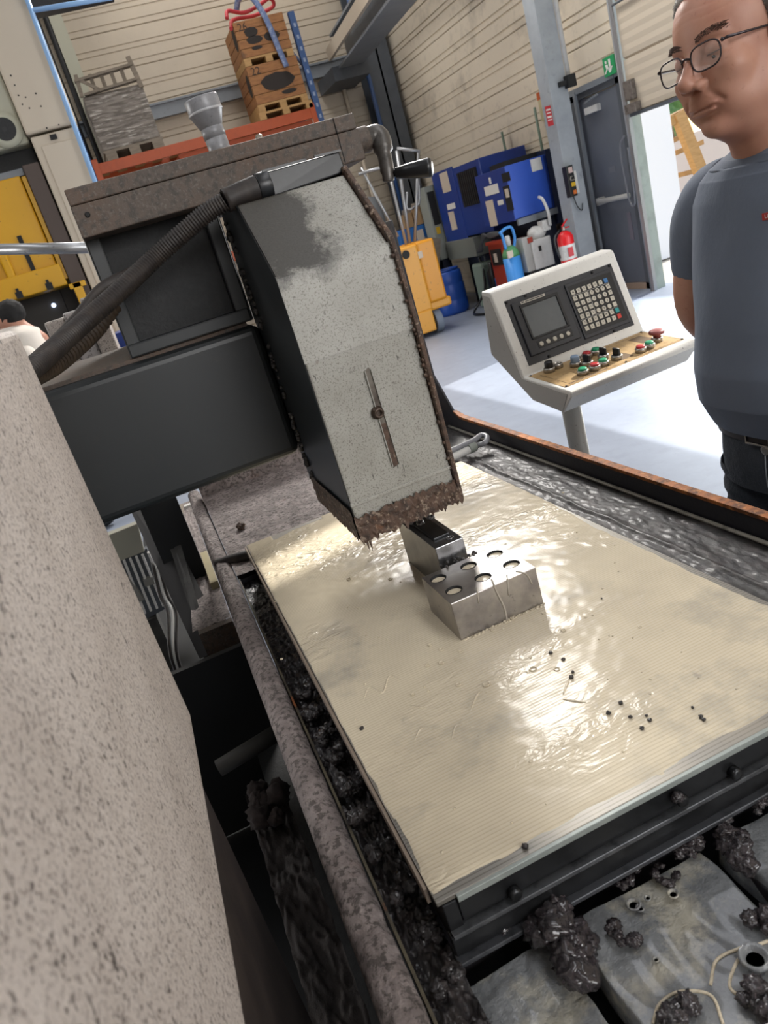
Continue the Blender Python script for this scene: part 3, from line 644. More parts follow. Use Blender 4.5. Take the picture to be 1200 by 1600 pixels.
MB().box((.02, 2.27, .86), (.77, 2.30, 1.05)).build('rear_wall', m_crust, tray)
MB().tube([(.075, 1.60, .903), (.62, 1.60, .903)], .0085, 12).build('edge_pipe', m_crust, tray)
MB().tube(smoothpts([(-.01, 1.69, .893), (.035, 1.665, .899), (.075, 1.64, .901), (.105, 1.625, .904)], 6), .0135, 14).build('rubber_hose', m_rubber, label='short black rubber hose at the back corner of the plate', cat='hose')
q = at(376, 822, 2, .905)
MB().ball(q, .011, 3, .4, 2, 5).build('crust_lump', m_rustcrust, label='brown lump of crust on the tray behind the plate', cat='lump')
# white coolant nozzle loop at far right corner
npts = [at(660, 722, 2, .93), at(700, 706, 2, .935), at(738, 689, 2, .935), at(752, 680, 2, .935), at(761, 683, 2, .932), at(757, 692, 2, .925), at(742, 697, 2, .92), at(735, 699, 2, .92)]
nz = thing('coolant_pipe', 'pale plastic coolant pipe bent back at the far corner of the tray', 'pipe', tuple(npts[2]))
MB().tube(smoothpts(npts, 8), .0070, 14).build('bend', m_pvc, nz)
MB().tube([at(655, 738, 2, .915), at(738, 700, 2, .92)], .0105, 16).build('straight_tube', m_white, nz)
MB().tube([at(732, 702, 2, .921), at(742, 697, 2, .921)], .0130, 16).build('connector', mat('grey_green_connector', '7e837c', .4), nz, bevel=.001)

# left rails
def railtop(x0, x1, z, y0, y1, amp, seed, nu=20, nv=420):
    return lambda a, b: (x0 + a * (x1 - x0) + .0015 * mnoise.noise(Vector((b * 90, seed, a * 4))), y0 + b * (y1 - y0),
        z - .016 * abs(2 * a - 1) ** 3 + amp * mnoise.noise(Vector((a * 5, b * 120, seed))) + amp * .5 * mnoise.noise(Vector((a * 15, b * 330, seed))) - (.06 if a in (0.0, 1.0) else 0))
lr = thing('splash_rail', 'crust-covered rail running along the left side of the plate', 'rail', (0, 1.2, .8))
MB().grid(railtop(-.021, .021, .902, .22, 2.4, .0022, 3), 22, 620).build('crusted_top', m_crust, lr)
MB().box((-.018, .22, .70), (.016, 2.4, .885)).build('rail_body', mat('dark_violet_steel', '2f2b33', .45, .2, [('noise', 30, .5, .65, '4d474c', .6)]), lr)
MB().box((.0215, .25, .855), (.0245, 2.2, .888)).build('inner_strip', mat('stained_strip', '57503f', .5, .1, [('noise', 20, .45, .6, '2d2722', .8), ('noise', 12, .60, .68, '8a4a20', .7)]), lr)
# sludge in the gutter
def gut(a, b):
    x = .024 + a * .040; y = .22 + b * 1.36
    hgt = .010 * (mnoise.noise(Vector((a * 2, b * 40, 2))) + .6 * mnoise.noise(Vector((a * 5, b * 110, 7))) + .35 * mnoise.noise(Vector((a * 12, b * 300, 9))))
    env = .5 + .5 * math.cos((b - .36) * 6)
    return (x, y, .868 + hgt * (.5 + env) + .010 * env)
MB().grid(gut, 26, 700).build('gutter_sludge', m_sludge, label='black sludge filling the gutter left of the plate', cat='sludge', kind='stuff')

# =================================================================== MAGNETIC PLATE
X0, X1, Y0, Y1 = .0625, .593, .503, 1.577
ch = thing('magnetic_chuck', 'long rectangular magnetic chuck flooded with cream coolant', 'chuck', (.33, 1.04, .86))
m_plate = mat('laminated_plate', '8f8c86', .3, .45, [('wave', 62.8, .72, .95, '5a564d', .65), ('noise', 9, .45, .65, 'a39b8c', .5)], (90, .08, .001))
MB().box((X0, Y0, .9450), (X1, Y1, .9500)).build('top_plate', m_plate, ch, bevel=.0008)
MB().box((X0 - .0042, Y0 + .022, .930), (X0 - .0006, Y1, .9478)).build('side_strip', mat('pale_brown_strip', '98897b', .4, .3), ch, bevel=.0006)
MB().box((X0 + .004, Y0 + .010, .885), (X1 - .004, Y1 - .004, .945)).build('chuck_body', m_steel_dd, ch, bevel=.001)
MB().box((X0 + .019, Y0 - .004, .9425), (X1, Y0 + .002, .9492)).build('front_strip', mat('pale_grey_strip', '8d9490', .35, .3, [('noise', 30, .5, .66, 'a3a9a4', .5)]), ch, bevel=.0006)
MB().box((X0 + .004, Y0 - .001, .9080), (X0 + .018, Y0 + .012, .9440)).build('corner_block', m_steel_dd, ch, bevel=.001)
MB().box((X0 + .0185, Y0 - .001, .917), (X1, Y0 + .012, .9425)).build('front_bar', m_steel_dd, ch, bevel=.001)
MB().box((X0 + .004, Y0 - .008, .9085), (X1, Y0 + .004, .9135)).build('ledge', mat('wet_grey_ledge', '57595c', .2, .4, [('noise', 40, .5, .65, '2a2b2d', .7)]), ch, bevel=.0008)
MB().box((X0 + .002, Y0 - .004, .885), (X1, Y0 + .006, .9085)).build('lower_bar', m_steel_dd, ch, bevel=.001)
MB().box((X0 + .000, Y0 - .012, .8795), (X1, Y0 + .0, .8845)).build('ledge', mat('wet_grey_ledge2', '4a4c50', .2, .4, [('noise', 40, .5, .65, '232426', .7)]), ch, bevel=.0008)
# bolts on front bar
for (u, v) in [(802, 1392), (1062, 1247), (1145, 1205)]:
    p = at(u, v, 1, Y0 - .002)
    MB().lathe([(.0065, 0), (.0065, .006), (.005, .0075), (.003, .0075)], p, (0, -1, 0), 16).build('cap_screw', m_steel_dd, ch)

# coolant film: thin wavy sheet that leaves some edges bare
film_m = mat('milky_coolant', 'd0c5ae', .17, 0, [('noise', 3.2, .40, .66, 'b5ab98', .8), ('noise', 5, .54, .68, '918e87', .7), ('wave', 62.8, .62, 1.0, 'a8997e', .42), ('noise', 40, .66, .72, '8f8a82', .35)], None, spec=.10)
def film_bump(m):
    N = m.node_tree.nodes; L = m.node_tree.links; b = N['Principled BSDF']; tc = [n for n in N if n.type == 'TEX_COORD'][0]
    mp = N.new('ShaderNodeMapping'); mp.inputs['Scale'].default_value = (1.0, 1.6, 1); L.new(tc.outputs['Object'], mp.inputs[0])
    t1 = N.new('ShaderNodeTexNoise'); t1.inputs['Scale'].default_value = 26; t1.inputs['Detail'].default_value = 3
    t2 = N.new('ShaderNodeTexNoise'); t2.inputs['Scale'].default_value = 4; t2.inputs['Detail'].default_value = 2
    L.new(mp.outputs[0], t1.inputs['Vector']); L.new(mp.outputs[0], t2.inputs['Vector'])
    mm = N.new('ShaderNodeMapRange'); mm.inputs[1].default_value = .47; mm.inputs[2].default_value = .66; L.new(t2.outputs['Fac'], mm.inputs[0])
    acc = mm.outputs[0]
    for (cx_, cy_, r_m, am) in ((.125, 1.40, .17, 1.3), (.30, .86, .13, .5), (.10, 1.05, .10, .4)):
        vd = N.new('ShaderNodeVectorMath'); vd.operation = 'DISTANCE'; vd.inputs[1].default_value = (cx_, cy_, .951); L.new(tc.outputs['Object'], vd.inputs[0])
        mr_ = N.new('ShaderNodeMapRange'); mr_.inputs[1].default_value = 0; mr_.inputs[2].default_value = r_m; mr_.inputs[3].default_value = am; mr_.inputs[4].default_value = 0; L.new(vd.outputs['Value'], mr_.inputs[0])
        ad_ = N.new('ShaderNodeMath'); ad_.operation = 'ADD'; L.new(acc, ad_.inputs[0]); L.new(mr_.outputs[0], ad_.inputs[1]); acc = ad_.outputs[0]
    t1.inputs['Scale'].default_value = 34; t1.inputs['Distortion'].default_value = 1.2
    mu = N.new('ShaderNodeMath'); mu.operation = 'MULTIPLY'; L.new(t1.outputs['Fac'], mu.inputs[0]); L.new(acc, mu.inputs[1])
    w = N.new('ShaderNodeTexWave'); w.bands_direction = 'Y'; w.inputs['Scale'].default_value = 62.8; w.inputs['Distortion'].default_value = .4; L.new(tc.outputs['Object'], w.inputs['Vector'])
    w2 = N.new('ShaderNodeMath'); w2.operation = 'MULTIPLY'; w2.inputs[1].default_value = .009; L.new(w.outputs['Fac'], w2.inputs[0])
    ad = N.new('ShaderNodeMath'); ad.operation = 'ADD'; L.new(mu.outputs[0], ad.inputs[0]); L.new(w2.outputs[0], ad.inputs[1])
    bn = N.new('ShaderNodeBump'); bn.inputs['Strength'].default_value = 1.0; bn.inputs['Distance'].default_value = .0045
    L.new(ad.outputs[0], bn.inputs['Height']); L.new(bn.outputs[0], b.inputs['Normal'])
film_bump(film_m)
def film(a, b):
    x = X0 + .0004 + a * (X1 - X0 - .0008); y = Y0 + .0004 + b * (Y1 - Y0 - .0008)
    z = .9508 + .0006 * mnoise.noise(Vector((x * 14, y * 14, 0))) + .0003 * mnoise.noise(Vector((x * 60, y * 60, 2)))
    # dry margins: front edge, near corner, right edge beyond mid length
    wob = .004 * mnoise.noise(Vector((x * 30, y * 30, 7)))
    df = (y - Y0) - .016 - .010 * mnoise.noise(Vector((x * 9, 0, 1))) + wob
    dl = (x - X0) - (.004 if y > .62 else .006) + wob * .6
    dr = (X1 - x) - (.012 * max(0, min(1, (1.28 - y) * 4))) + wob
    dbk = (Y1 - y) - .018 - .022 * max(0, mnoise.noise(Vector((x * 12, 0, 4)))) if .12 < x < .24 else 1
    m = min(df, dl, dr, dbk)
    if m < 0: z -= min(.0012, -m * .35)
    return (x, y, z)
MB().grid(film, 200, 400).build('coolant_film', film_m, label='thin sheet of cream coolant covering the magnetic chuck', cat='coolant', kind='stuff')
# bubbles and ripples
random.seed(11)
mb = MB()
bub = [at(u, v, 2, .951) for u, v in [(770, 985), (790, 972), (802, 966), (850, 958), (672, 1008), (690, 1015), (712, 1030), (720, 1018), (668, 1040), (690, 1036), (600, 1078), (645, 1085), (560, 950), (545, 905), (610, 905), (825, 1050), (833, 1046), (760, 1070), (716, 1070), (870, 1046), (440, 1030), (430, 940), (880, 985), (915, 965), (1000, 980), (880, 770), (790, 850)]]
for p in bub:
    r = random.uniform(.0018, .0045)
    mb.lathe([(r, 0), (r * 1.15, r * .25), (r, r * .5), (r * .8, r * .35), (r * .7, 0.0002)], (p.x, p.y, .9508), (0, 0, 1), 14)
for k in range(90):
    x = random.uniform(X0 + .01, X1 - .02); y = random.uniform(Y0 + .03, Y1 - .02); r = random.uniform(.0009, .0022)
    mb.ball((x, y, .951), r, 1, 0, squash=(1, 1, .6))
mb.build('bubbles', film_m, label='small bubbles floating on the cream coolant film', cat='bubbles', kind='stuff')
mb = MB()
for (u, v) in [(1003, 1138), (985, 1120), (1015, 1125), (1082, 1105), (880, 1030), (893, 1058), (951, 1114), (1100, 1124), (1095, 1120), (565, 1138), (860, 1020), (970, 1098), (1010, 1118), (940, 935), (820, 1322), (895, 1050)]:
    p = at(u, v, 2, .952); mb.ball(p, random.uniform(.0012, .0028) * (1.6 if u in (565, 820) else 1), 2, .5, 3, u)
mb.build('grit', m_sludge, label='dark specks of grit scattered on the coolant film', cat='grit', kind='stuff')
# zig-zag ripples that stand up in the film
mb = MB()
for pts in [[(567, 1098), (577, 1074), (598, 1083), (608, 1057), (626, 1062)], [(648, 1157), (660, 1138), (690, 1143)], [(706, 1155), (714, 1133), (740, 1137)], [(640, 1103), (668, 1108)], [(735, 1112), (748, 1083), (768, 1084)], [(880, 1093), (915, 1098)], [(890, 1060), (880, 1085)]]:
    P = [at(u, v, 2, .9505) for u, v in pts]
    mb.tube(smoothpts(P, 5), [.0007 + .0009 * math.sin(math.pi * i / (len(P) * 5 - 5)) for i in range((len(P) - 1) * 5 + 1)], 6)
mb.build('ripples', film_m, label='zig-zag ripples standing up in the coolant near the plate middle', cat='ripples', kind='stuff')

# =================================================================== WORKPIECES
bk = thing('drilled_block', 'grey steel block with six coolant-filled round holes on the plate', 'steel block', (.33, .93, .951))
bx0, bx1, by0, by1, bz = .262, .3955, .873, .982, 1.010
# block body: top face carries six bores
mb = MB(); bm = mb.bm
hol = []
for u, v in [(684.5, 904), (709, 922), (732, 884), (754.5, 902), (773, 865.5), (799, 881.5)]:
    hol.append(at(u, v, 2, bz))
body = MB().box((bx0, by0, .9505), (bx1, by1, bz)).build('block_body', m_steel_d, bk)
cut = MB()
for p in hol: cut.lathe([(.0118, -.008), (.0118, .01)], p, (0, 0, 1), 32)
co = cut.build('bore_cutter', m_steel_d)
md = body.modifiers.new('bores', 'BOOLEAN'); md.operation = 'DIFFERENCE'; md.object = co; md.solver = 'EXACT'
bpy.context.view_layer.update()
dg = bpy.context.evaluated_depsgraph_get()
nm = bpy.data.meshes.new_from_object(body.evaluated_get(dg)); body.modifiers.clear(); body.data = nm
bpy.data.objects.remove(co)
md = body.modifiers.new('bevel', 'BEVEL'); md.width = .0011; md.segments = 2; md.limit_method = 'ANGLE'; md.angle_limit = math.radians(50)
for p in hol:
    MB().lathe([(.0117, -.0005), (.0124, .0003), (.0119, .0005), (.0113, -.0012), (.0113, -.006)], p, (0, 0, 1), 32, cap=False).build('bore_shade_ring', m_blackmat, bk)  # black ring stands in for the shade inside the bore edge
    MB().lathe([(.0108, -.0075), (.0108, -.0032), (.0095, -.0028), (.0002, -.0027)], p, (0, 0, 1), 28).build('coolant_fill', film_m, bk)
dr = MB()
for x, y0_, z1 in [(.352, by0, .985), (.345, by0, .975)]: pass
def drip(pts, r): dr.tube(smoothpts([Vector(p) for p in pts], 5), r, 8)
yf = by0 - .0002
drip([at(768, 905, 1, yf), at(776, 925, 1, yf), at(788, 950, 1, yf), at(793, 975, 1, yf)], .0016)
drip([at(745, 918, 1, yf), at(748, 942, 1, yf)], .0012)
drip([at(792, 898, 1, yf), at(795, 930, 1, yf)], .0013)
drip([at(806, 893, 1, yf), at(822, 897, 1, yf), at(831, 912, 1, yf)], .0013)
dr.build('coolant_drips', mat('thin_milk_film', 'a39d93', .12, spec=.6), bk, kind='stuff')
mb = MB()
for k in range(36):
    a = k / 35; mb.ball((bx0 + a * (bx1 - bx0) + random.uniform(-.002, .002), by0 - random.uniform(0, .006), .951), random.uniform(.001, .0032), 1, .2, 2, k, (1, 1, .5))
mb.build('foam_line', film_m, label='line of foam along the foot of the drilled block', cat='foam', kind='stuff')
tb = thing('upright_block', 'narrow taller grey steel block behind the drilled block under the head', 'steel block', (.325, 1.08, .951))
ty0, ty1, tx0, tx1, tz = 1.000, 1.175, .3005, .3480, 1.036
MB().box((tx0, ty0, .9505), (tx1, ty1, tz)).build('block_body', mat('wet_block_steel', '8f9092', .25, .88, [('noise', 16, .42, .66, '56575b', .7)], (120, .08, .001)), tb, bevel=.0011)
MB().box((tx0 + .010, ty0 + .028, tz), (tx1 - .010, ty1, tz + .004)).build('dark_key', m_steel_dd, tb, bevel=.001)
MB().lathe([(.0062, 0), (.0062, .0012), (.0045, .0012), (.0045, .0002)], (.333, ty0 + .017, tz), (0, 0, 1), 20).build('screw_head', m_steel, tb)
mb = MB()
for k in range(22): mb.ball((tx0 + random.uniform(-.002, .060), by1 + random.uniform(-.004, .012), bz + random.uniform(-.003, .002)), random.uniform(.0015, .0035), 1, .3, 2, k)
mb.build('splash_beads', m_sludge, label='dark wet beads between the two steel blocks', cat='beads', kind='stuff')

# =================================================================== FRONT PADS AND SLUDGE
m_pad = mat('milky_grey_slurry', '7d8082', .13, 0, [('noise', 6, .40, .60, '5a5d60', .85), ('noise', 9, .52, .62, 'b3ae9d', .75), ('noise', 34, .58, .66, '55555a', .6)], (26, .8, .010), coat=.7)
def pad(x0, x1, y0, y1, z, seed, bump):
    return lambda a, b: (x0 + a * (x1 - x0) + .003 * mnoise.noise(Vector((b * 6, seed, 0))), y0 + b * (y1 - y0),
        z + bump * mnoise.noise(Vector((a * 2.5, b * 3.5, seed))) + bump * .35 * mnoise.noise(Vector((a * 8, b * 9, seed))) - (.03 if a in (0.0, 1.0) else 0))
pads = [('wet grey cover pad at the left of the front row under dark slurry', .062, .152, .30, .490, .8585), ('wide milky cover pad in the middle of the front row', .170, .325, .22, .492, .8600), ('milky cover pad at the right end of the front row', .343, .60, .22, .492, .8600)]
for k, (lb, x0, x1, y0, y1, z) in enumerate(pads):
    pt = thing('cover_pad', lb, 'cover plate', ((x0 + x1) / 2, (y0 + y1) / 2, z - .03), 'cover pads in front of the chuck')
    MB().box((x0 + .002, y0, z - .035), (x1 - .002, y1, z - .007)).build('pad_body', m_tray, pt, bevel=.002)
    MB().grid(pad(x0, x1, y0, y1, z, k * 3 + 1, .0045), 70, 90).build('slurry_layer', m_pad, pt, kind='stuff')
MB().box((.026, .15, .70), (.592, .50, .815)).build('trough_floor', m_blackmat, label='black trough under the wet pads in front of the chuck', cat='trough')
def lumps(lb, cs_, r, n, spread, seed, m=m_sludge_b):
    random.seed(seed); mb = MB()
    for k in range(n):
        p = Vector(cs_[k % len(cs_)]) + Vector((random.uniform(-1, 1) * spread, random.uniform(-1, 1) * spread, random.uniform(-.3, .4) * spread))
        mb.ball(p, r * random.uniform(.5, 1.15), 3, .55, 2.2, seed + k, (1, 1, .8))
    mb.build('sludge_lump', m, label=lb, cat='sludge', kind='stuff')
Z = .868
lumps('biggest heap of black brown sludge at the front edge of the chuck', [at(850, 1400, 2, Z + .02), at(868, 1440, 2, Z + .016), at(890, 1485, 2, Z + .008), at(905, 1510, 2, Z + .004), at(850, 1440, 2, Z + .012), at(910, 1470, 2, Z)], .0125, 46, .010, 5)
lumps('low ridge of sludge along the ledge left of the biggest heap', [at(800, 1430, 2, Z + .01), at(770, 1450, 2, Z + .012), at(825, 1440, 2, Z + .006)], .008, 14, .008, 15)
lumps('small clump of sludge right of the biggest heap', [at(975, 1465, 2, Z), at(955, 1450, 2, Z), at(992, 1466, 2, Z)], .0055, 12, .006, 25)
lumps('dark clump of sludge beside the ledge above the wide pad', [at(1078, 1318, 2, Z + .004), at(1070, 1330, 2, Z)], .008, 9, .006, 35)
lumps('sludge pellets scattered on the upper left of the wide pad', [at(990, 1365, 2, Z - .002), at(1030, 1360, 2, Z - .002), at(1055, 1380, 2, Z - .004), at(975, 1375, 2, Z)], .005, 16, .008, 45)
lumps('large sludge heap at the right edge of the picture', [at(1150, 1320, 2, Z + .004), at(1165, 1345, 2, Z), at(1135, 1290, 2, Z + .006), at(1160, 1305, 2, Z + .004)], .009, 18, .008, 55)
lumps('ring of sludge lumps sunk in milk near the bottom edge', [at(1060, 1585, 2, Z - .004), at(1080, 1575, 2, Z - .004), at(1048, 1600, 2, Z - .004)], .008, 12, .007, 65)
lumps('sludge lumps at the lower right corner of the picture', [at(1185, 1560, 2, Z), at(1200, 1590, 2, Z), at(1195, 1440, 2, Z)], .009, 16, .009, 75)
lumps('small wet sludge knob on the front bar of the chuck', [at(1060, 1245, 1, .495)], .0045, 5, .003, 85)
lumps('sludge knob on the right end of the ledge', [at(1185, 1260, 1, .490), at(1200, 1250, 1, .49)], .006, 6, .005, 95)
lumps('black clods piled in the gutter halfway along the plate', [Vector((.045, y, .888)) for y in (.72, .78, .84, .9, .96, 1.02)], .0085, 60, .012, 105, m_sludge)
lumps('black clods in the gutter near the front corner of the plate', [Vector((.046, y, .885)) for y in (.42, .48, .54, .60, .66)], .0075, 40, .012, 115, m_sludge)
mb = MB()
for (u, v, r) in [(990, 1415, .0065), (1000, 1420, .004), (1012, 1404, .003), (870, 1405, .009), (1052, 1398, .005), (1180, 1500, .012), (1025, 1500, .0025)]:
    p = at(u, v, 2, Z - .004); mb.lathe([(r, 0), (r * 1.12, r * .3), (r, r * .5), (r * .75, r * .35), (r * .6, 0)], p, (0, 0, 1), 20)
mb.build('slurry_rings', m_pad, label='raised rings and bubbles in the slurry on the front pads', cat='bubbles', kind='stuff')
mb = MB()
for pts in [[(1200, 1470), (1160, 1490), (1140, 1540), (1170, 1560), (1200, 1555)], [(1020, 1600), (1030, 1570), (1060, 1550), (1110, 1555), (1130, 1600)], [(1160, 1480), (1120, 1500), (1110, 1540)]]:
    mb.tube(smoothpts([at(u, v, 2, .8608) for u, v in pts], 8), .0014, 8)
mb.build('milk_swirl', film_m, label='cream coloured swirls of coolant at the lower right', cat='coolant', kind='stuff')

# =================================================================== CAVITY LEFT OF THE RAIL
def P6(u, v, z=.6): return at(u, v, 2, z)
MB().box((-.41, .80, .02), (-.105, 5.2, .06)).build('dark_floor_sheet', m_cav, label='black sheet added to darken the floor deep under the ram', cat='tray')  # added black sheet, hides the bright floor to keep the cavity dark
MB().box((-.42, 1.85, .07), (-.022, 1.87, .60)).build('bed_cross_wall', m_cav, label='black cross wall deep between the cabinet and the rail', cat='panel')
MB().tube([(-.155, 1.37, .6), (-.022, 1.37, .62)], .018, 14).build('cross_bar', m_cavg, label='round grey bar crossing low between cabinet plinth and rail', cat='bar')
mb = MB(); mb.grid(lambda a, b: (-.115 + a * .075 - .01 * b + .004 * mnoise.noise(Vector((b * 20, a * 3, 1))), .60 + b * .72, .50 + .05 * b + .014 * mnoise.noise(Vector((a * 3, b * 9, 0))) + .008 * mnoise.noise(Vector((a * 9, b * 30, 0)))), 30, 160)
mb.build('crusted_chute', mat('dark_brown_crust', '2a2422', .85, 0, [('noise', 26, .45, .6, '1b1715', .8), ('noise', 90, .58, .66, '3e3733', .6)], (70, .8, .006)), label='narrow crusted chute deep below the rail at lower left', cat='chute', kind='stuff')
mb = MB()
for k in range(14): mb.ball((-.09 + random.uniform(-.03, .03), 1.22 + random.uniform(-.05, .05), .575 + random.uniform(-.01, .02)), random.uniform(.012, .022), 3, .5, 2, k)
mb.build('dirt_heap', mat('dark_dirt', '2a2220', .9, 0, [('noise', 60, .5, .62, '3a302d', .7)]), label='heap of dirt lumps at the top of the crusted chute', cat='dirt')
# machine bed shelf with crust, leaning plates, grille behind
sh = thing('bed_shelf', 'crusted shelf of the machine bed seen under the ram', 'shelf', (-.08, 2.6, .5))
a, b, c, e = P6(335, 960, .6), P6(300, 985, .6), P6(275, 800, .6), P6(330, 800, .6)
MB().grid(lambda s, t_: (c.x * .6 + (b.x - c.x * .6) * (1 - t_) + s * (-.03 - (c.x * .6 + (b.x - c.x * .6) * (1 - t_))), 2.05 + t_ * 1.4, .6 + .006 * mnoise.noise(Vector((s * 6, t_ * 20, 0)))), 24, 80).build('crusted_top', m_crust, sh)
MB().box((-.13, 2.02, .50), (-.03, 2.05, .6)).build('shelf_front', m_slab, sh)
p = at(340, 880, 2, .615)
MB().box((-.055, 2.30, .6), (-.03, 2.62, .625)).build('cream_recess', mat('cream_puddle', 'a39878', .4), sh)
lp = thing('leaning_plates', 'two narrow steel plates leaning under the ram left of the shelf', 'plates', (-.18, 2.3, .5))
def quadbar(pts, y0, y1, m, name, th=.012):
    mb = MB(); P = [at(u, v, 1, y) for (u, v), y in pts]; mb.prism(P, (th, .0, 0)); mb.build(name, m, lp, bevel=.002)
quadbar([((205, 800), 2.7), ((240, 790), 2.7), ((352, 1010), 2.1), ((312, 1030), 2.1)], 0, 0, mat('brown_black_steel', '1a1716', .6), 'dark_plate')
quadbar([((248, 805), 2.6), ((262, 800), 2.6), ((312, 975), 2.15), ((300, 960), 2.2)], 0, 0, m_cavg, 'bright_plate')
_gs = at(225, 975, 1, 3.05)
MB().box((_gs.x - .12, 3.02, .06), (_gs.x + .06, 3.12, _gs.z + .02)).build('grille_stand', m_cavg, label='dark stand carrying the white finned grille', cat='stand')
gr = thing('finned_grille', 'white finned grille glimpsed below the ram beside the cabinet', 'grille', (-.38, 3.1, .6))
g0 = at(180, 890, 1, 3.0); g1 = at(262, 960, 1, 3.0)
def gp(u, v): return at(u, v, 1, 3.0)
MB().prism([gp(165, 838), gp(215, 818), gp(226, 862), gp(180, 880)], (0, .05, 0)).build('cream_cap', mat('cream_cap', '8f8d80', .5), gr, bevel=.003)
for k in range(7):
    u = 184 + k * 9.5
    MB().beam(gp(u, 878 - k * 3), gp(u + 33, 962 - k * 4), .008, .02, (0, 1, 0)).build('fin', m_white, gr)
MB().beam(gp(192, 905), gp(216, 940), .05, .03, (0, 1, 0)).beam(gp(225, 910), gp(240, 905), .03, .03, (0, 1, 0)).build('cross_plate', mat('grey_plate', '77756f', .5), gr)
MB().prism([gp(180, 880), gp(230, 862), gp(268, 952), gp(228, 974)], (0, .04, 0)).build('grille_back', m_greydark, gr)
for o_ in [x for x in gr.children if x.name.startswith('grille_back')]:
    o_.location.y += .04
b0 = at(290, 790, 1, 3.6)
wb_ = thing('white_beam', 'pale block wall piece visible under the ram', 'block', tuple(b0))
MB().prism([at(268, 812, 1, 3.4), at(312, 795, 1, 3.4), at(318, 815, 1, 3.4), at(276, 832, 1, 3.4)], (0, .2, 0)).build('block', m_woodgrey, wb_)
MB().prism([at(288, 792, 1, 3.35), at(306, 785, 1, 3.35), at(309, 798, 1, 3.35), at(292, 803, 1, 3.35)], (0, .03, 0)).build('white_label', m_white, wb_)
for k in range(3):
    MB().tube(smoothpts([at(238 + k * 5, 880, 1, 2.8), at(250 + k * 6, 930, 1, 2.75), at(262 + k * 7, 958, 1, 2.7), at(268 + k * 5, 1030, 1, 2.6), Vector((at(268 + k * 5, 1030, 1, 2.6).x, 2.6, .06))], 6), .006, 8).build('cable', [m_rubber, m_white, m_rubber][k], label=['thin black cable hanging in the gap beside the white finned grille', 'thin white cable hanging between two black cables in the gap', 'rightmost thin black cable in the gap under the ram'][k], cat='cable')
# =================================================================== CONTROL PENDANT
yaw, pa, pb = .0664, .3136, .1089
PO = Vector((.9041, 1.7889, 1.0300)); PW, PH, PD = .40, .2304, .1910
ex = Vector((math.cos(yaw), math.sin(yaw), 0)); ebk = Vector((-math.sin(yaw), math.cos(yaw), 0)); ez = Vector((0, 0, 1))
def frame(o, x, y, z):
    m = Matrix(((x.x, y.x, z.x, 0), (x.y, y.y, z.y, 0), (x.z, y.z, z.z, 0), (0, 0, 0, 1))); m.translation = o; return m
TB = frame(PO, ex, ebk, ez)                                       # x right, y back, z up
upd = ez * math.cos(pa) + ebk * math.sin(pa); nrm = ex.cross(upd)
TPn = frame(PO, ex, upd, nrm)                                     # panel: x, up the panel, out
frd = -ebk * math.cos(pb) - ez * math.sin(pb); ntr = -ex.cross(frd)
if ntr.z < 0: ntr = -ntr
TT = frame(PO, ex, frd, ntr)                                      # tray: x, towards operator, out (left-handed on purpose)
pd = thing('control_pendant', 'grey control pendant with screen, keypad and push buttons on a post', 'control panel', (1.1, 1.85, 0))
s_, c_ = math.sin(pa), math.cos(pa)
side = [(-.19, -.0208), (-.197, -.026), (-.195, -.038), (-.150, -.082), (-.02, -.062), (.145, .06), (.120, .232), (PH * s_ + .012, PH * c_ + .010), (PH * s_, PH * c_ + .006), (0, 0)]
MB(TB).prism([(-.002, y, z) for y, z in side], (PW + .004, 0, 0)).build('housing', m_pend, pd, bevel=.004, seg=3)
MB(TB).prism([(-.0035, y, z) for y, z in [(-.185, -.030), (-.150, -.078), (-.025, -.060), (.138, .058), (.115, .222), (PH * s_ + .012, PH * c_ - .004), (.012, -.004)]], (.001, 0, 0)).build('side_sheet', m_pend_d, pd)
# bezel plate
def pn(name, x0, y0, x1, y1, h0, h1, m, bev=.0008, parent=pd):
    return MB(TPn).box((x0 / 1000, y0 / 1000, h0 / 1000), (x1 / 1000, y1 / 1000, h1 / 1000)).build(name, m, parent, bevel=bev)
pn('bezel_plate', 25, 23, 378, 205, 0.2, 2.5, m_bez)
dsp = MB(TPn).box((.039, .043, .0025), (.203, .192, .009)).build('display_unit', m_bez, pd, bevel=.003)
for q in [(.058, .083, .064, .178), (.172, .083, .180, .178), (.058, .083, .180, .0885), (.058, .172, .180, .180)]:
    MB(TPn).box((q[0], q[1], .0085), (q[2], q[3], .0125)).build('display_frame', m_black, dsp, bevel=.0012)
MB(TPn).box((.063, .087, .0085), (.174, .173, .0095)).build('screen', m_screen, dsp)
MB(TPn).box((.066, .1815, .0088), (.143, .1880, .0098)).build('name_strip', m_key, dsp)
MB(TPn).box((.068, .1835, .0098), (.076, .1865, .0100)).box((.080, .1838, .0098), (.136, .1862, .01)).build('strip_print', m_ink, dsp)
MB(TPn).box((.068, .056, .0085), (.180, .076, .0105)).build('softkey_strip', m_black, dsp, bevel=.0012)
for x in (78.3, 99.6, 121.5, 143, 165):
    kk = MB(TPn).lathe([(.0062, 0), (.0062, .002), (.005, .0028)], (x / 1000, .0655, .0102), (0, 0, 1), 18).build('round_softkey', m_key, dsp)
pn('keypad_surround', 212, 34, 368, 192, 2.5, 7, m_bez, .003)
kp = pn('keypad_plate', 218, 44, 363, 183, 6.6, 7.6, m_black, .001)
cols = [226.8 + i * (337.5 - 226.8) / 6 for i in range(7)]; rows = [164.5 - j * (164.5 - 60.5) / 6 for j in range(7)]
digits = {(1, 3): '7', (1, 4): '8', (1, 5): '9', (2, 3): '4', (2, 4): '5', (2, 5): '6', (3, 3): '1', (3, 4): '2', (3, 5): '3', (4, 3): '-', (4, 4): '0', (4, 5): '.'}
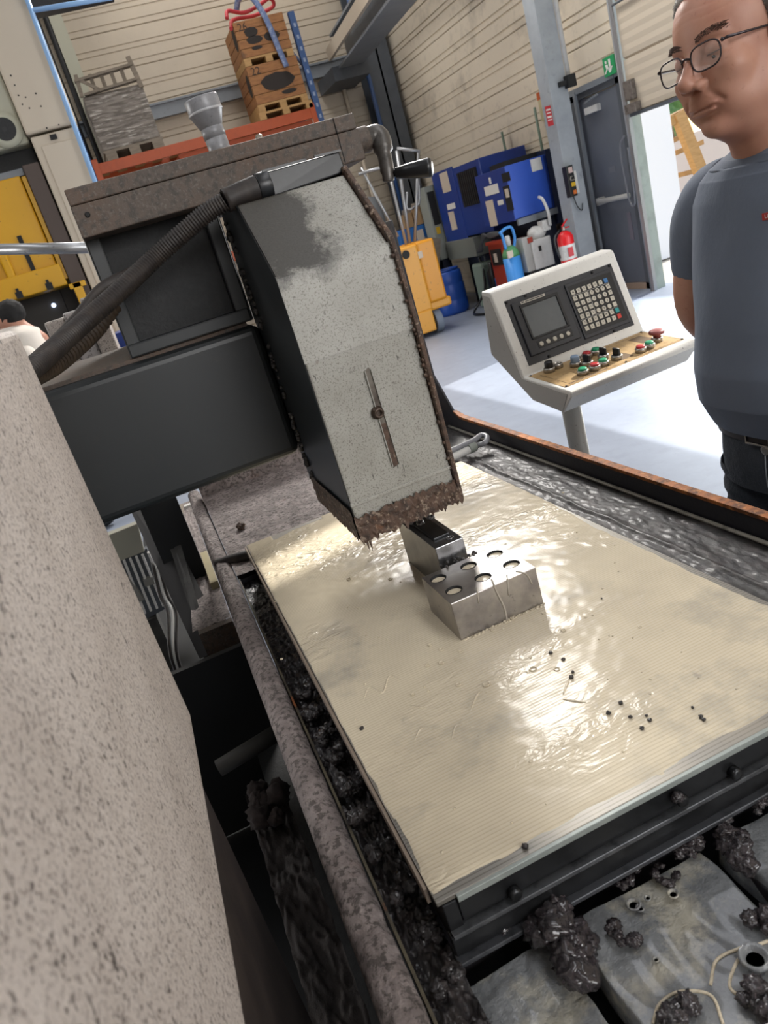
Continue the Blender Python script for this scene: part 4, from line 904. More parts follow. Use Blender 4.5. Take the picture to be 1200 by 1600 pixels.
legs = {0: ['N', 'G', 'X', 'Y', 'Z', 'F', ''], 1: ['M', 'S', 'T', '', '', '', 'P'], 2: ['I', 'J', 'K', '', '', '', '^'], 3: ['A', 'B', 'C', '', '', '', 'v'], 4: ['D', 'H', 'L', '', '', '', '/'], 5: ['Q', 'R', 'U', 'V', 'W', 'E', ''], 6: ['=', '+', '#', '*', '<', '>', '']}
for j, yy in enumerate(rows):
    for i, xx in enumerate(cols):
        x, y = xx / 1000, yy / 1000
        if (j, i) in digits:
            k_ = MB(TPn).lathe([(.0066, 0), (.0066, .0018), (.0058, .0024)], (x, y, .0076), (0, 0, 1), 16).build('round_key', m_key, kp)
            text(digits[(j, i)], 'legend', m_ink, TPn @ Vector((x, y, .0101)), ex, upd, .008, kp)
        else:
            mk = m_bluek if (j, i) == (0, 6) else mat('teal_key', '2c8c8c', .4) if (j, i) == (5, 6) else mat('red_key', 'c0392f', .4) if (j, i) == (6, 6) else m_key
            k_ = MB(TPn).box((x - .0062, y - .0062, .0076), (x + .0062, y + .0062, .0098)).build('square_key', mk, kp, bevel=.0006)
            if legs[j][i]: text(legs[j][i], 'legend', m_ink, TPn @ Vector((x, y, .0099)), ex, upd, .007, kp)
MB(TPn).box((.219, (rows[0] + rows[1]) / 2000 - .0003, .0076), (.345, (rows[0] + rows[1]) / 2000 + .0003, .0079)).box((.219, (rows[4] + rows[5]) / 2000 - .0003, .0076), (.345, (rows[4] + rows[5]) / 2000 + .0003, .0079)).box(((cols[2] + cols[3]) / 2000 - .0003, (rows[4] + rows[5]) / 2000, .0076), ((cols[2] + cols[3]) / 2000 + .0003, (rows[0] + rows[1]) / 2000, .0079)).build('divider_line', m_whiteink, kp)
for (x, y) in [(.0907, .2000), (.310, .1985), (.090, .028), (.3086, .027), (.03, .2), (.37, .2)]:
    MB(TPn).lathe([(.0038, 0), (.0038, .003), (.002, .0042)], (x, y, .0024), (0, 0, 1), 12).build('panel_screw', m_blackmat, pd)
# tan overlay on the tray
MB(TT).box((.010, .006, -.0006), (.388, .166, .0008)).build('tan_overlay', m_tan, pd)
mb = MB(TT)
for (x0, y0, x1, y1) in [(.03, .03, .03, .15), (.03, .15, .15, .155), (.15, .02, .38, .02), (.24, .02, .24, .09), (.06, .085, .2, .085), (.20, .1, .245, .14), (.012, .160, .386, .160), (.32, .03, .36, .09)]:
    mb.box((min(x0, x1) - .0004, min(y0, y1) - .0004, .0008), (max(x0, x1) + .0004, max(y0, y1) + .0004, .0011))
mb.build('overlay_print', mat('brown_print', '5f4a30', .6), pd)
for x, y in [(.014, .010), (.384, .010), (.014, .162), (.384, .162), (.2, .162)]:
    MB(TT).lathe([(.0028, 0), (.0028, .002)], (x, y, .0008), (0, 0, 1), 10).build('overlay_screw', m_blackmat, pd)
def button(x, y, kind, cap):
    rb = MB(TT).lathe([(.0150, 0), (.0150, .009), (.0135, .012), (.0118, .012), (.0118, .009)], (x / 1000, y / 1000, .0008), (0, 0, 1), 24).build({'push': 'push_button', 'sel': 'selector_switch', 'ring': 'empty_switch_ring', 'stop': 'emergency_stop', 'knob': 'rotary_knob'}[kind], m_chrome, pd)
    if kind == 'push': MB(TT).lathe([(.0112, .006), (.0112, .0155), (.0098, .0170), (.003, .0172)], (x / 1000, y / 1000, .0008), (0, 0, 1), 24).build('cap', cap, rb)
    if kind == 'sel':
        MB(TT).lathe([(.0116, .006), (.0116, .012)], (x / 1000, y / 1000, .0008), (0, 0, 1), 20).build('collar', m_black, rb)
        MB(TT).box((x / 1000 - .0035, y / 1000 - .012, .012), (x / 1000 + .0035, y / 1000 + .012, .030)).build('handle', m_black, rb, bevel=.002)
        MB(TT).box((x / 1000 - .0008, y / 1000 + .004, .030), (x / 1000 + .0008, y / 1000 + .012, .0306)).build('pointer', m_whiteink, rb)
    if kind == 'stop': MB(TT).lathe([(.010, .006), (.010, .018), (.0200, .022), (.0200, .028), (.015, .031), (.003, .0315)], (x / 1000, y / 1000, .0008), (0, 0, 1), 28).build('mushroom_cap', cap, rb)
    if kind == 'knob': MB(TT).lathe([(.0118, .004), (.0112, .026), (.0095, .0285), (.003, .0285)], (x / 1000, y / 1000, .0008), (0, 0, 1), 24).build('cap', cap, rb)
g_, r_ = m_green, m_red
for x, y, k, c in [(60, 30, 'knob', m_black), (90, 24, 'ring', None), (120, 62, 'knob', m_bluecap), (143, 38, 'ring', None), (138, 88, 'sel', None), (176, 38, 'push', r_), (208, 36, 'push', g_), (193, 84, 'sel', None), (205, 122, 'sel', None), (90, 130, 'push', g_), (126, 132, 'push', r_), (158, 126, 'push', g_), (271, 136, 'push', r_), (303, 132, 'push', g_), (347, 112, 'stop', m_dred)]:
    button(x, y, k, c)
# post
pb0 = at(886, 650, 1, 1.86)
pz = PO.z - .070
MB().lathe([(.026, -.006), (.030, 0), (.030, .012), (.026, .02)], (pb0.x - .004, 1.83, pz - .016), (0, 0, 1), 24).build('swivel_collar', m_black, pd)
MB().lathe([(.033, 0), (.033, .006)], (pb0.x - .002, 1.83, pz - .024), (0, 0, 1), 28).build('flange', m_pend_d, pd)
MB().tube([(pb0.x, 1.83, pz - .02), (pb0.x, 1.83, pz - .25), (pb0.x + .0, 1.83, .02)], .027, 28).build('post', m_pend_d, pd)
MB().lathe([(.11, 0), (.11, .012), (.05, .014)], (pb0.x, 1.83, 0), (0, 0, 1), 32).build('base_plate', m_pend_d, pd)

# =================================================================== PRESS (far left)
pr = thing('hydraulic_press', 'tall cream hydraulic press with a yellow ram at far left', 'press', (-.8, 8.2, 0))
def bxp(name, uv0, uv1, y, dep, m, par, z0=None, x0=None, bevel=.01, **k):
    a, b = at(uv0[0], uv0[1], 1, y), at(uv1[0], uv1[1], 1, y)
    return MB().box((a.x if x0 is None else x0, y, b.z if z0 is None else z0), (b.x, y + dep, a.z)).build(name, m, par, bevel=bevel, **k)
cxr = .20
zj = at(75, 205, 1, 8).z
MB().box((-.19, 8.0, zj + .01), (.265, 9.4, 6.5)).build('column_upper', m_press, pr, bevel=.02)
MB().box((-.17, 8.02, 0), (.245, 9.4, zj - .01)).build('column_lower', m_press, pr, bevel=.015)
MB().box((-.11, 8.005, 0.3), (.225, 8.03, zj - .10)).build('column_panel', m_press, pr, bevel=.008)
a = at(82, 210, 1, 8)
MB().box((a.x - .03, 7.995, a.z - .04), (a.x + .03, 8.03, a.z)).build('latch', m_blackmat, pr)
mb = MB()
for (u, v) in [(17, 118), (23, 133), (29, 149), (40, 152), (35, 163), (56, 146), (46, 169), (64, 166), (73, 200), (92, 195)]:
    mb.lathe([(.007, 0), (.007, .004)], at(u, v, 1, 7.998), (0, -1, 0), 8)
mb.build('bolt_holes', m_blackmat, pr, kind='stuff')
zl = at(0, 235, 1, 8.1).z
MB().box((-2.6, 8.1, zl), (-.19, 9.3, 6.5)).build('crown', m_pgreen, pr, bevel=.03)
q = at(8, 203, 1, 8.1)
MB().lathe([(.15, 0), (.15, .02), (.10, .03)], (q.x, 8.1, q.z), (0, -1, 0), 32).build('port_rim', m_pgreen, pr)
MB().lathe([(.095, 0), (.095, .035)], (q.x, 8.1, q.z), (0, -1, 0), 32).build('port_hole', m_darker, pr)
MB().lathe([(.02, 0), (.02, .04)], (q.x, 8.1, q.z), (0, -1, 0), 12).build('port_bolt', m_black, pr)
MB().box((-2.6, 8.3, 2.84), (-.19, 9.2, zl)).build('gap_frame', m_darker, pr)
MB().box((-2.6, 8.16, 2.80), (-.34, 8.3, 2.86)).build('steel_ledge', m_steelgrey, pr)
MB().box((-.33, 8.05, 0.2), (-.185, 8.9, 2.86)).build('slide_guide', mat('brown_guide', '463a34', .5, .2), pr, bevel=.006)
MB().box((-.375, 8.08, 1.85), (-.335, 8.6, 2.78)).build('guide_gib', mat('amber_gib', 'b98a10', .4), pr, bevel=.004)
yr = MB().box((-2.6, 8.12, 1.98), (-.385, 8.9, 2.80)).build('yellow_ram', m_yellow, pr, bevel=.015)
MB().box((-2.6, 8.05, 1.80), (-.36, 8.8, 2.0)).build('yellow_bolster', m_yellow, pr, bevel=.012)
for x in (-.60, -1.02):
    MB().box((x - .02, 8.10, 1.98), (x + .02, 8.14, 2.32)).build('ram_slot', m_blackmat, pr)
for x in (-.80, -1.2):
    MB().box((x - .04, 8.06, 1.98), (x + .04, 8.13, 2.25)).build('ram_rib', m_yellow, pr, bevel=.02)
for x in (-.52, -.80, -1.08):
    MB().box((x - .03, 8.03, 1.80), (x + .03, 8.06, 1.86)).box((x - .012, 8.03, 1.86), (x + .012, 8.06, 1.89)).build('tee_slot', m_blackmat, pr)
MB().box((-1.0, 8.7, 0.2), (-.34, 8.9, 1.80)).build('rear_door', mat('dark_taupe', '3d3a36', .6), pr, bevel=.004)
MB().box((-.49, 8.68, .2), (-.485, 8.71, 1.8)).build('door_seam', m_blackmat, pr)
q = at(84, 477, 1, 8.69)
MB().lathe([(.022, 0), (.022, .02), (.01, .03)], (q.x, 8.69, q.z), (0, -1, 0), 16).build('signal_lamp', mat('blue_white_lamp', 'dde6ff', .3, emis=('c8d8ff', 3)), pr)
MB().box((-2.6, 8.5, .2), (-1.0, 8.9, 1.80)).build('rear_frame', m_darker, pr)
for x in (-1.05, -.92, -1.3):
    MB().tube([(x, 8.4, 1.2), (x + .01, 8.4, 1.78)], .022, 10).build('piston_rod', m_galv, pr)
MB().box((-2.6, 8.0, 0), (-.19, 9.2, .75)).build('press_bed', m_darker, pr, bevel=.02)
a = at(122, 440, 1, 7.9)
yb = thing('yellow_guard_post', 'small yellow guard post at the foot of the cream column', 'post', (a.x, 7.9, 0))
MB().box((a.x - .06, 7.86, 0), (a.x + .02, 7.95, a.z)).build('post', m_yellow, yb, bevel=.006)
MB().box((a.x - .09, 7.86, a.z - .05), (a.x + .06, 7.95, a.z)).build('hook', m_yellow, yb, bevel=.006)

# =================================================================== PALLET RACK (behind slab)
RY = 12.0
rk = thing('pallet_rack', 'blue and orange pallet rack along the far wall', 'rack', (2.1, RY, 0))
zb0, zb1 = 3.12, 3.33
for x in (.34, 3.73):
    for y in (RY, RY + 1.0):
        MB().box((x - .045, y - .04, 0), (x + .045, y + .04, 5.0 if x < 1 else 4.55)).build('upright', m_rackblue, rk, bevel=.005)
    for k in range(5):
        MB().beam((x, RY, .4 + k * .85), (x, RY + 1.0, 1.2 + k * .85 if k % 2 == 0 else .4 + k * .85), .03, .03).build('brace', m_rackblue, rk)
mb = MB()
for x, zt in ((.34, 4.4), (3.73, 4.5)):
    for k in range(28):
        mb.box((x - .015, RY - .043, .3 + k * .15), (x + .015, RY - .04, .35 + k * .15))
mb.build('upright_holes', mat('hole_pale', '8d9bb4', .5), rk, kind='stuff')
for z in (3.17, 1.6):
    MB().box((.40, RY - .05, z), (3.68, RY, z + .14)).build('beam', m_orange, rk, bevel=.006)
    MB().box((.40, RY + 1.0, z), (3.68, RY + 1.05, z + .14)).build('beam', m_orange, rk, bevel=.006)
    for x in (.40, 3.62):
        MB().box((x - .02, RY - .06, z - .08), (x + .06, RY - .05, z + .2)).build('beam_connector', m_orange, rk, bevel=.004)
    for k in range(12):
        MB().box((.46 + k * .27, RY, z + .11), (.60 + k * .27, RY + 1.0, z + .138)).build('deck_board', m_wood2, rk)
MB().box((1.55, RY - .01, 3.02), (3.6, RY + .5, 3.165)).build('under_panel', mat('deep_orange', '9a4018', .6), rk)
# wrapped pallet load
a, b = at(125, 140, 1, 11.98), at(240, 215, 1, 11.98)
z0 = 3.31
wl = thing('wrapped_pallet', 'grey film-wrapped pallet load with a slatted crate side on top', 'pallet load', (1.0, 12.3, z0))
MB().box((.58, 11.98, z0 + .13), (1.40, 12.78, z0 + .82)).build('wrapped_load', m_wrap, wl, bevel=.02)
for x in (.60, .93, 1.26):
    MB().box((x, 11.97, z0), (x + .15, 12.77, z0 + .1)).build('pallet_block', m_woodgrey, wl)
MB().box((.58, 11.97, z0 + .10), (1.42, 12.78, z0 + .13)).build('pallet_deck', m_woodgrey, wl)
zt = z0 + .82
MB().beam((.56, 12.0, zt + .20), (1.36, 12.0, zt + .24), .03, .12, (0, 1, 0)).build('crate_board', m_woodgrey, wl)
MB().beam((.62, 12.0, zt + .02), (1.36, 12.0, zt + .06), .03, .11, (0, 1, 0)).build('crate_board', m_woodgrey, wl)
MB().beam((1.38, 11.98, zt - .05), (1.34, 11.98, zt + .34), .06, .04, (0, 1, 0)).build('crate_post', m_woodgrey, wl)
MB().beam((.58, 11.98, zt), (.60, 11.98, zt + .27), .05, .04, (0, 1, 0)).build('crate_post', m_woodgrey, wl)
for x in (.78, .92, 1.06, 1.20):
    MB().beam((x, 12.01, zt + .02), (x, 12.01, zt + .25), .05, .02, (0, 1, 0)).build('crate_slat', m_woodgrey, wl)
MB().beam((.60, 11.96, zt + .22), (.85, 11.96, zt + .02), .04, .02, (0, 1, 0)).build('crate_slat', m_woodgrey, wl)
# two stencilled crates
def crate(lb, x0, x1, z0, z1, num, blobs):
    c_ = thing('wooden_crate', lb, 'crate', ((x0 + x1) / 2, 12.1, z0), 'stencilled crates on the rack')
    n = 4; h = (z1 - z0 - .10) / n
    for k in range(n):
        zz = z0 + .10 + k * h
        MB().box((x0, 11.95, zz + .004), (x1, 11.975, zz + h - .004)).build('plank', m_wood, c_, bevel=.003)
        MB().box((x0, 11.975, zz + .004), (x0 + .025, 12.70, zz + h - .004)).build('plank', m_wood, c_, bevel=.003)
        MB().box((x1 - .025, 11.975, zz + .004), (x1, 12.70, zz + h - .004)).build('plank', m_wood, c_, bevel=.003)
        MB().box((x0, 12.70, zz + .004), (x1, 12.725, zz + h - .004)).build('plank', m_wood, c_, bevel=.003)
    MB().box((x0 + .02, 11.97, z0 + .1), (x1 - .02, 12.7, z1 - .02)).build('crate_lining', m_wood2, c_)
    for x in (x0, (x0 + x1) / 2 - .05, x1 - .1):
        MB().box((x, 11.95, z0), (x + .1, 12.72, z0 + .075)).build('pallet_block', m_wood2, c_)
    MB().box((x0, 11.95, z0 + .075), (x1, 12.72, z0 + .10)).build('pallet_deck', m_wood2, c_)
    text(num, 'stencil_number', m_ink2, (x0 + .12, 11.95, z1 - .08), (1, 0, 0), (0, 0, 1), .14, c_, .002)
    mb = MB()
    for (cx_, cz_, w__, h__) in blobs:
        pts = [(x0 + cx_ + w__ * math.cos(a_) * (1 + .2 * mnoise.noise(Vector((a_ * 2, cx_, 1)))), 11.947, z0 + cz_ + h__ * (1 if abs(math.sin(a_)) < .1 else 1) * math.sin(a_) * (1 + .2 * mnoise.noise(Vector((a_ * 3, cz_, 5))))) for a_ in [2 * math.pi * i / 20 for i in range(20)]]
        mb.prism(pts, (0, .003, 0))
    mb.build('overpainted_stencil', m_ink2, c_)
    mb = MB(); mb.prism([(x0 - .003, 12.1 + .1 * math.cos(a_), z0 + .38 + .15 * math.sin(a_)) for a_ in [2 * math.pi * i / 14 for i in range(14)]], (.003, 0, 0)); mb.build('side_stain', m_ink2, c_)
z0 = 3.31
crate('lower wooden crate stencilled 22 with black overpainted patch', 2.86, 3.62, z0 + .10, z0 + .70, '22', [(.40, .34, .26, .11), (.52, .18, .12, .03)])
crate('upper wooden crate stencilled 26 on top of the stack', 2.86, 3.60, z0 + .702, z0 + 1.26, '26', [(.22, .40, .10, .06), (.24, .30, .12, .05), (.24, .20, .08, .025), (.5, .30, .12, .06)])
pl = thing('pallet', 'pale empty pallet under the two stencilled crates', 'pallet', (3.25, 12.3, z0))
MB().box((2.84, 11.94, z0 + .07), (3.66, 12.74, z0 + .098)).build('top_boards', m_wood2, pl)
for x in (2.84, 3.2, 3.56): MB().box((x, 11.94, z0), (x + .1, 12.74, z0 + .07)).build('block', m_wood2, pl)
zt = z0 + 1.27
q = [(2.80, 11.92, zt + .0), (2.86, 11.98, zt + .10), (3.1, 12.1, zt + .07), (3.35, 12.1, zt + .12), (3.55, 12.2, zt + .20), (3.60, 12.3, zt + .12), (3.3, 12.3, zt + .06), (2.95, 12.2, zt + .04), (2.82, 11.96, zt - .12)]
MB().tube(smoothpts([Vector(p) + Vector((0, 0, .045)) for p in q], 6), .026, 10).build('red_hose', mat('red_rubber', 'b03038', .5), label='red hose looped on top of the upper stencilled crate', cat='hose')
q = [(3.05, 12.3, zt + .20), (3.10, 12.1, zt + .30), (3.22, 11.95, zt + .25), (3.32, 11.88, zt - .05), (3.38, 11.88, zt - .45), (3.42, 11.88, zt - .70)]
MB().tube(smoothpts(q, 8), .040, 12).build('blue_hose', mat('blue_grey_braided', '5d6f96', .5, 0, [('noise', 20, .5, .6, '9aa4b8', .7)]), label='blue grey braided hose hanging down over the stencilled crates', cat='hose')

# =================================================================== BLUE COMPRESSORS AND WORKSHOP ITEMS
c1_ = thing('blue_compressor', 'large cobalt blue compressor cabinet with grille left of its neighbour', 'compressor', (5.1, 10.0, 0))
MB().box((4.80, 9.44, 1.00), (5.48, 10.95, 1.90)).build('cabinet', m_blue, c1_, bevel=.01)
MB().box((4.79, 10.25, .97), (4.81, 10.97, 1.93)).build('front_door', m_blue, c1_, bevel=.004)
MB().box((4.78, 9.55, 1.38), (4.80, 10.12, 1.82)).build('grille_frame', m_blackmat, c1_)
for k in range(9): MB().box((4.772, 9.57 + k * .06, 1.39), (4.785, 9.60 + k * .06, 1.81)).build('grille_slat', m_black, c1_)
for (u0, v0, u1, v1, mm, nm_) in [(686, 272, 705, 298, m_paper, 'paper_sheet'), (700, 332, 715, 358, m_paper, 'paper_sheet'), (698, 320, 712, 325, m_whiteink, 'data_plate')]:
    a, b = at(u0, v0, 0, 4.785), at(u1, v1, 0, 4.785); MB().box((4.783, a.y, b.z), (4.788, b.y, a.z)).build(nm_, mm, c1_)
MB().box((5.02, 9.46, .0), (5.44, 10.9, 1.0)).build('under_frame', m_navy, c1_)
MB().box((4.75, 10.0, .72), (5.4, 10.95, .98)).build('grey_duct_box', mat('olive_grey_enamel', '71756f', .5), c1_, bevel=.006)
c2_ = thing('blue_compressor', 'smaller blue compressor cabinet with bright side nearest the pillar', 'compressor', (5.1, 9.0, 0))
MB().box((4.68, 8.62, 1.08), (5.30, 9.42, 1.70)).build('cabinet', m_blue, c2_, bevel=.008)
MB().box((4.68, 8.60, 1.10), (5.20, 8.62, 1.70)).build('side_panel', mat('door_lit_blue_enamel', '2d55b8', .4), c2_, bevel=.004)  # brighter blue puts the door light on this side into the colour
MB().box((5.02, 8.65, 0), (5.23, 9.4, 1.08)).build('under_frame', m_navy, c2_)
MB().box((4.70, 8.58, 1.02), (5.25, 8.62, 1.09)).build('sill', m_steelgrey, c2_)
MB().box((5.24, 8.6, .9), (5.5, 9.4, 1.75)).build('rear_casing', mat('navy_casing', '1a2440', .5), c2_)
def px_(u0, v0, u1, v1, m, n, par, X=4.675, t=.004):
    a, b = at(u0, v0, 0, X), at(u1, v1, 0, X); MB().box((X, a.y, b.z), (X + t, b.y, a.z)).build(n, m, par)
px_(783, 272, 798, 282, m_blackmat, 'gauge_plate', c2_)
px_(785, 292, 803, 328, m_blackmat, 'control_display', c2_, 4.672)
px_(788, 296, 796, 308, m_paper, 'display_label', c2_, 4.668)
px_(758, 315, 778, 352, m_paper, 'paper_sheet', c2_)
px_(756, 293, 780, 301, m_whiteink, 'model_plate', c2_)
px_(763, 278, 768, 287, m_whiteink, 'fan_badge', c2_)
px_(777, 314, 787, 319, m_whiteink, 'small_label', c2_)
a, b = at(828, 250, 1, 8.595), at(848, 264, 1, 8.595)
MB().box((a.x, 8.592, b.z), (b.x, 8.597, a.z)).build('data_plate', m_pend, c2_)
MB().box((4.8, 8.8, 1.70), (5.3, 9.2, 1.76)).build('top_clutter', m_darker, c2_)
for (y, x, lb) in [(9.9, 5.45, 'first thin green vertical pipe above the blue cabinets from the left'), (9.0, 5.45, 'second thin green vertical pipe above the blue cabinets'), (8.65, 5.40, 'third thin green vertical pipe above the blue cabinets near the pillar')]:
    MB().tube([(x, y, 1.0), (x, y, [2.15, 2.25, 2.35][[9.9, 9.0, 8.65].index(y)])], .016, 8).build('green_pipe', mat('green_pipe_paint', '57695a', .5), label=lb, cat='pipe')
# cables heap
mb = MB()
for k in range(6):
    mb.tube(smoothpts([(4.72, 9.9 - k * .03, .78), (4.70, 9.6, .92 + k * .015), (4.66, 9.3, 1.0 - k * .01), (4.66, 8.95, .98)], 6), .014, 6)
mb.build('cable_bundle', mat('grey_cable', '55585c', .6), label='bundle of grey cables sagging under the blue cabinets', cat='cables')
# old blue boxes left
ob = thing('blue_cabinet', 'old mid-blue cabinet with taped papers at the far left of the machines', 'cabinet', (4.8, 11.6, 0))
a, b = at(627, 330, 1, 11.3), at(680, 370, 1, 11.3)
MB().box((4.25, 11.42, .9), (5.0, 12.05, 1.32)).build('cabinet', m_blue2, ob, bevel=.01)
MB().box((4.52, 11.41, .95), (4.64, 11.42, 1.25)).build('paper_sheet', m_paper, ob)
MB().box((4.65, 11.41, .95), (4.72, 11.42, 1.05)).build('red_tag', m_signr, ob)
MB().box((4.3, 11.44, 0), (4.9, 11.95, .9)).build('plinth', m_navy, ob)
sb = thing('switch_cabinet', 'tall narrow grey cabinet with dark front beside the cobalt compressor', 'cabinet', (4.75, 11.2, 0))
MB().box((4.66, 11.05, .75), (4.86, 11.35, 1.80)).build('cabinet', mat('sage_grey', '8a8f88', .5), sb, bevel=.006)
MB().box((4.69, 11.04, 1.25), (4.80, 11.05, 1.72)).build('dark_window', m_blackmat, sb)
MB().box((4.70, 11.035, 1.12), (4.76, 11.05, 1.22)).build('yellow_label', m_yel, sb)
MB().box((4.70, 11.1, 0), (4.84, 11.3, .76)).build('leg_frame', m_navy, sb)
for k, (x, z, lb) in enumerate([(4.45, 1.5, 'cardboard box with open flap on the old blue cabinet'), (4.62, 1.5, 'second cardboard box right of the one with the open flap')]):
    bxo = thing('cardboard_box', lb, 'box', (x, 11.5, 1.32), 'cardboard boxes on the blue cabinet')
    MB().box((x - .08, 11.4, 1.32), (x + .07, 11.6, 1.52 + .05 * k)).build('carton', mat('cardboard', '9c7f5c', .8), bxo)
    MB().prism([(x - .08, 11.4, 1.52 + .05 * k), (x + .07, 11.4, 1.52 + .05 * k), (x + .04, 11.3, 1.58 + .05 * k), (x - .11, 11.3, 1.58 + .05 * k)], (0, 0, .004)).build('flap', m_paper, bxo)
mb = MB()
for k in range(14): mb.ball((4.0 + random.uniform(-.25, .35), 10.9 + random.uniform(-.1, .1), .93 + random.uniform(-.03, .05)), random.uniform(.05, .10), 2, .5, 2, k)
mb.build('cloth_heap', mat('grey_cloth', '4e5356', .8), label='heap of dark grey cloths behind the yellow truck', cat='cloths')
MB().box((3.55, 10.75, 0), (4.1, 11.1, .80)).build('bench_box', m_navy, label='dark box carrying the heap of grey cloths', cat='box')
MB().beam((4.42, 10.9, .72), (4.55, 10.9, 1.1), .25, .04, (0, 1, 0)).build('tilted_board', m_woodgrey, label='tilted grey board leaning in front of the tall narrow cabinet', cat='board')
# barrels
def barrel(x, y, r, h, m, lb, z0=0):
    t_ = thing('plastic_barrel', lb, 'barrel', (x, y, z0), 'blue plastic barrels')
    MB().lathe([(r * .9, z0), (r, z0 + .05), (r * 1.0, h * .3), (r * .97, h * .33), (r, h * .36), (r, h * .66), (r * .97, h * .69), (r, h * .72), (r * .96, h * .95), (r * .8, h)], (x, y, 0), (0, 0, 1), 32).build('drum', m, t_)
    MB().lathe([(r * .86, h), (r * .86, h + .02), (r * .80, h + .02), (r * .8, h)], (x, y, 0), (0, 0, 1), 32).build('rim', m, t_)
barrel(4.50, 10.65, .235, .62, m_bluebar, 'cobalt plastic barrel standing on the floor beside the yellow truck')
barrel(4.40, 11.14, .22, .95, m_blue2, 'taller lighter blue barrel behind the cobalt one')
can = thing('jerry_can', 'pale green dusty canister right of the cobalt barrel', 'canister', (4.85, 10.15, 0))
MB().box((4.76, 9.98, 0), (5.0, 10.3, .62)).build('body', mat('pale_green_plastic', '7d8c80', .6), can, bevel=.04)
MB().tube(smoothpts([(4.88, 10.05, .60), (4.88, 10.05, .70), (4.88, 10.2, .70), (4.88, 10.2, .60)], 5), .018, 8).build('handle', m_greydark, can)
MB().lathe([(.08, 0), (.08, .5), (.03, .55), (.03, .62)], (4.78, 9.72, 0), (0, 0, 1), 20).build('dark_canister', m_black, label='black canister standing right of the pale green canister', cat='canister')
MB().box((4.72, 9.42, .22), (4.86, 9.58, .42)).build('blue_tub', m_blue2, label='small blue tub in front of the red machine', cat='tub', bevel=.01)
MB().tube(smoothpts([(4.8, 10.0, .55), (4.72, 9.95, .25), (4.5, 9.95, .03), (4.4, 9.6, .02), (4.6, 9.1, .02), (4.75, 8.8, .02)], 8), .018, 8).build('black_hose', m_black, label='black hose lying on the floor by the canisters', cat='hose')
# red machine
rm = thing('red_cabinet', 'low red cabinet with dark panel behind the blue gas cylinder', 'cabinet', (4.9, 9.2, 0))
MB().box((4.62, 8.95, .04), (4.70, 9.35, .88)).build('front', m_redm, rm, bevel=.006)
MB().box((4.612, 9.02, .60), (4.62, 9.31, .80)).build('dark_panel', m_blackmat, rm)
MB().box((4.604, 9.14, .64), (4.614, 9.22, .75)).build('worn_label', m_paper, rm)
MB().box((4.60, 8.93, .86), (4.72, 9.37, .90)).build('top_edge', m_redm, rm)
MB().box((4.70, 8.95, .02), (5.00, 9.35, .86)).build('casing', m_reddk, rm)
# gas cylinder
gx, gy = 4.42, 8.55
gb = at(805, 440, 1, gy)
gc_ = thing('gas_cylinder', 'small sky blue gas cylinder with green shoulder and handle cage', 'gas cylinder', (gx, gy, 0))
gxx = at(803, 420, 1, gy).x
R_ = .105; zt = at(797, 388, 1, gy).z
MB().lathe([(R_ * .9, .0), (R_, .03), (R_, zt - .10)], (gxx, gy, 0), (0, 0, 1), 28).build('body', m_bluegas, gc_)
MB().lathe([(R_, zt - .10), (R_ * .95, zt - .05), (R_ * .7, zt), (R_ * .4, zt + .03)], (gxx, gy, 0), (0, 0, 1), 28).build('shoulder', m_greensh, gc_)
MB().box((gxx - .09, gy - .1, zt - .10), (gxx - .02, gy - .075, zt - .02)).build('label', m_paper, gc_)
MB().lathe([(.03, 0), (.03, .12), (.015, .13)], (gxx, gy, zt + .02), (0, 0, 1), 12).build('valve', m_white, gc_)
MB().tube(smoothpts([(gxx - .06, gy - .02, zt + .0), (gxx - .07, gy - .02, zt + .16), (gxx - .09, gy - .02, zt + .20)], 5), .018, 8).tube(smoothpts([(gxx + .05, gy - .02, zt + .0), (gxx + .085, gy - .02, zt + .10), (gxx + .07, gy - .02, zt + .22), (gxx, gy - .02, zt + .235), (gxx - .10, gy - .02, zt + .20)], 5), .018, 8).build('handle_cage', m_bluegas, gc_)
# white tank
wt = thing('dosing_unit', 'off-white plastic dosing unit with red switch left of the extinguisher', 'machine', (4.9, 8.5, 0))
ta, tb_ = at(835, 375, 1, 8.4), at(868, 412, 1, 8.4)
MB().box((ta.x - .05, 8.4, tb_.z), (tb_.x, 8.6, ta.z)).build('front_panel', m_white, wt, bevel=.01)
MB().box((ta.x - .15, 8.42, tb_.z), (ta.x - .05, 8.62, ta.z + .06)).build('side_panel', m_pend_d, wt, bevel=.01)
q = at(843, 363, 1, 8.45)
MB().ball((q.x - .01, 8.5, q.z), .11, 3, .1, 2, 4, (1.1, .9, .75)).build('motor_cover', m_white, wt)
MB().box((tb_.x - .08, 8.38, ta.z + .06), (tb_.x + .02, 8.5, ta.z + .18)).build('terminal_box', m_white, wt, bevel=.006)
q = at(829, 375, 1, 8.4)
MB().box((q.x - .03, 8.40, q.z - .03), (q.x + .03, 8.43, q.z + .03)).build('red_switch', m_redm, wt)
q = at(844, 388, 1, 8.39)
MB().box((q.x - .015, 8.385, q.z - .03), (q.x + .015, 8.40, q.z + .03)).build('black_button', m_blackmat, wt)
MB().box((ta.x - .13, 8.42, .0), (tb_.x - .02, 8.62, tb_.z)).build('tank_base', m_black, wt, bevel=.02)
MB().tube(smoothpts([at(860, 352, 1, 8.35), at(856, 330, 1, 8.3), at(848, 312, 1, 8.3), at(842, 308, 1, 8.4)], 6), .018, 8).build('cable', m_white, wt)
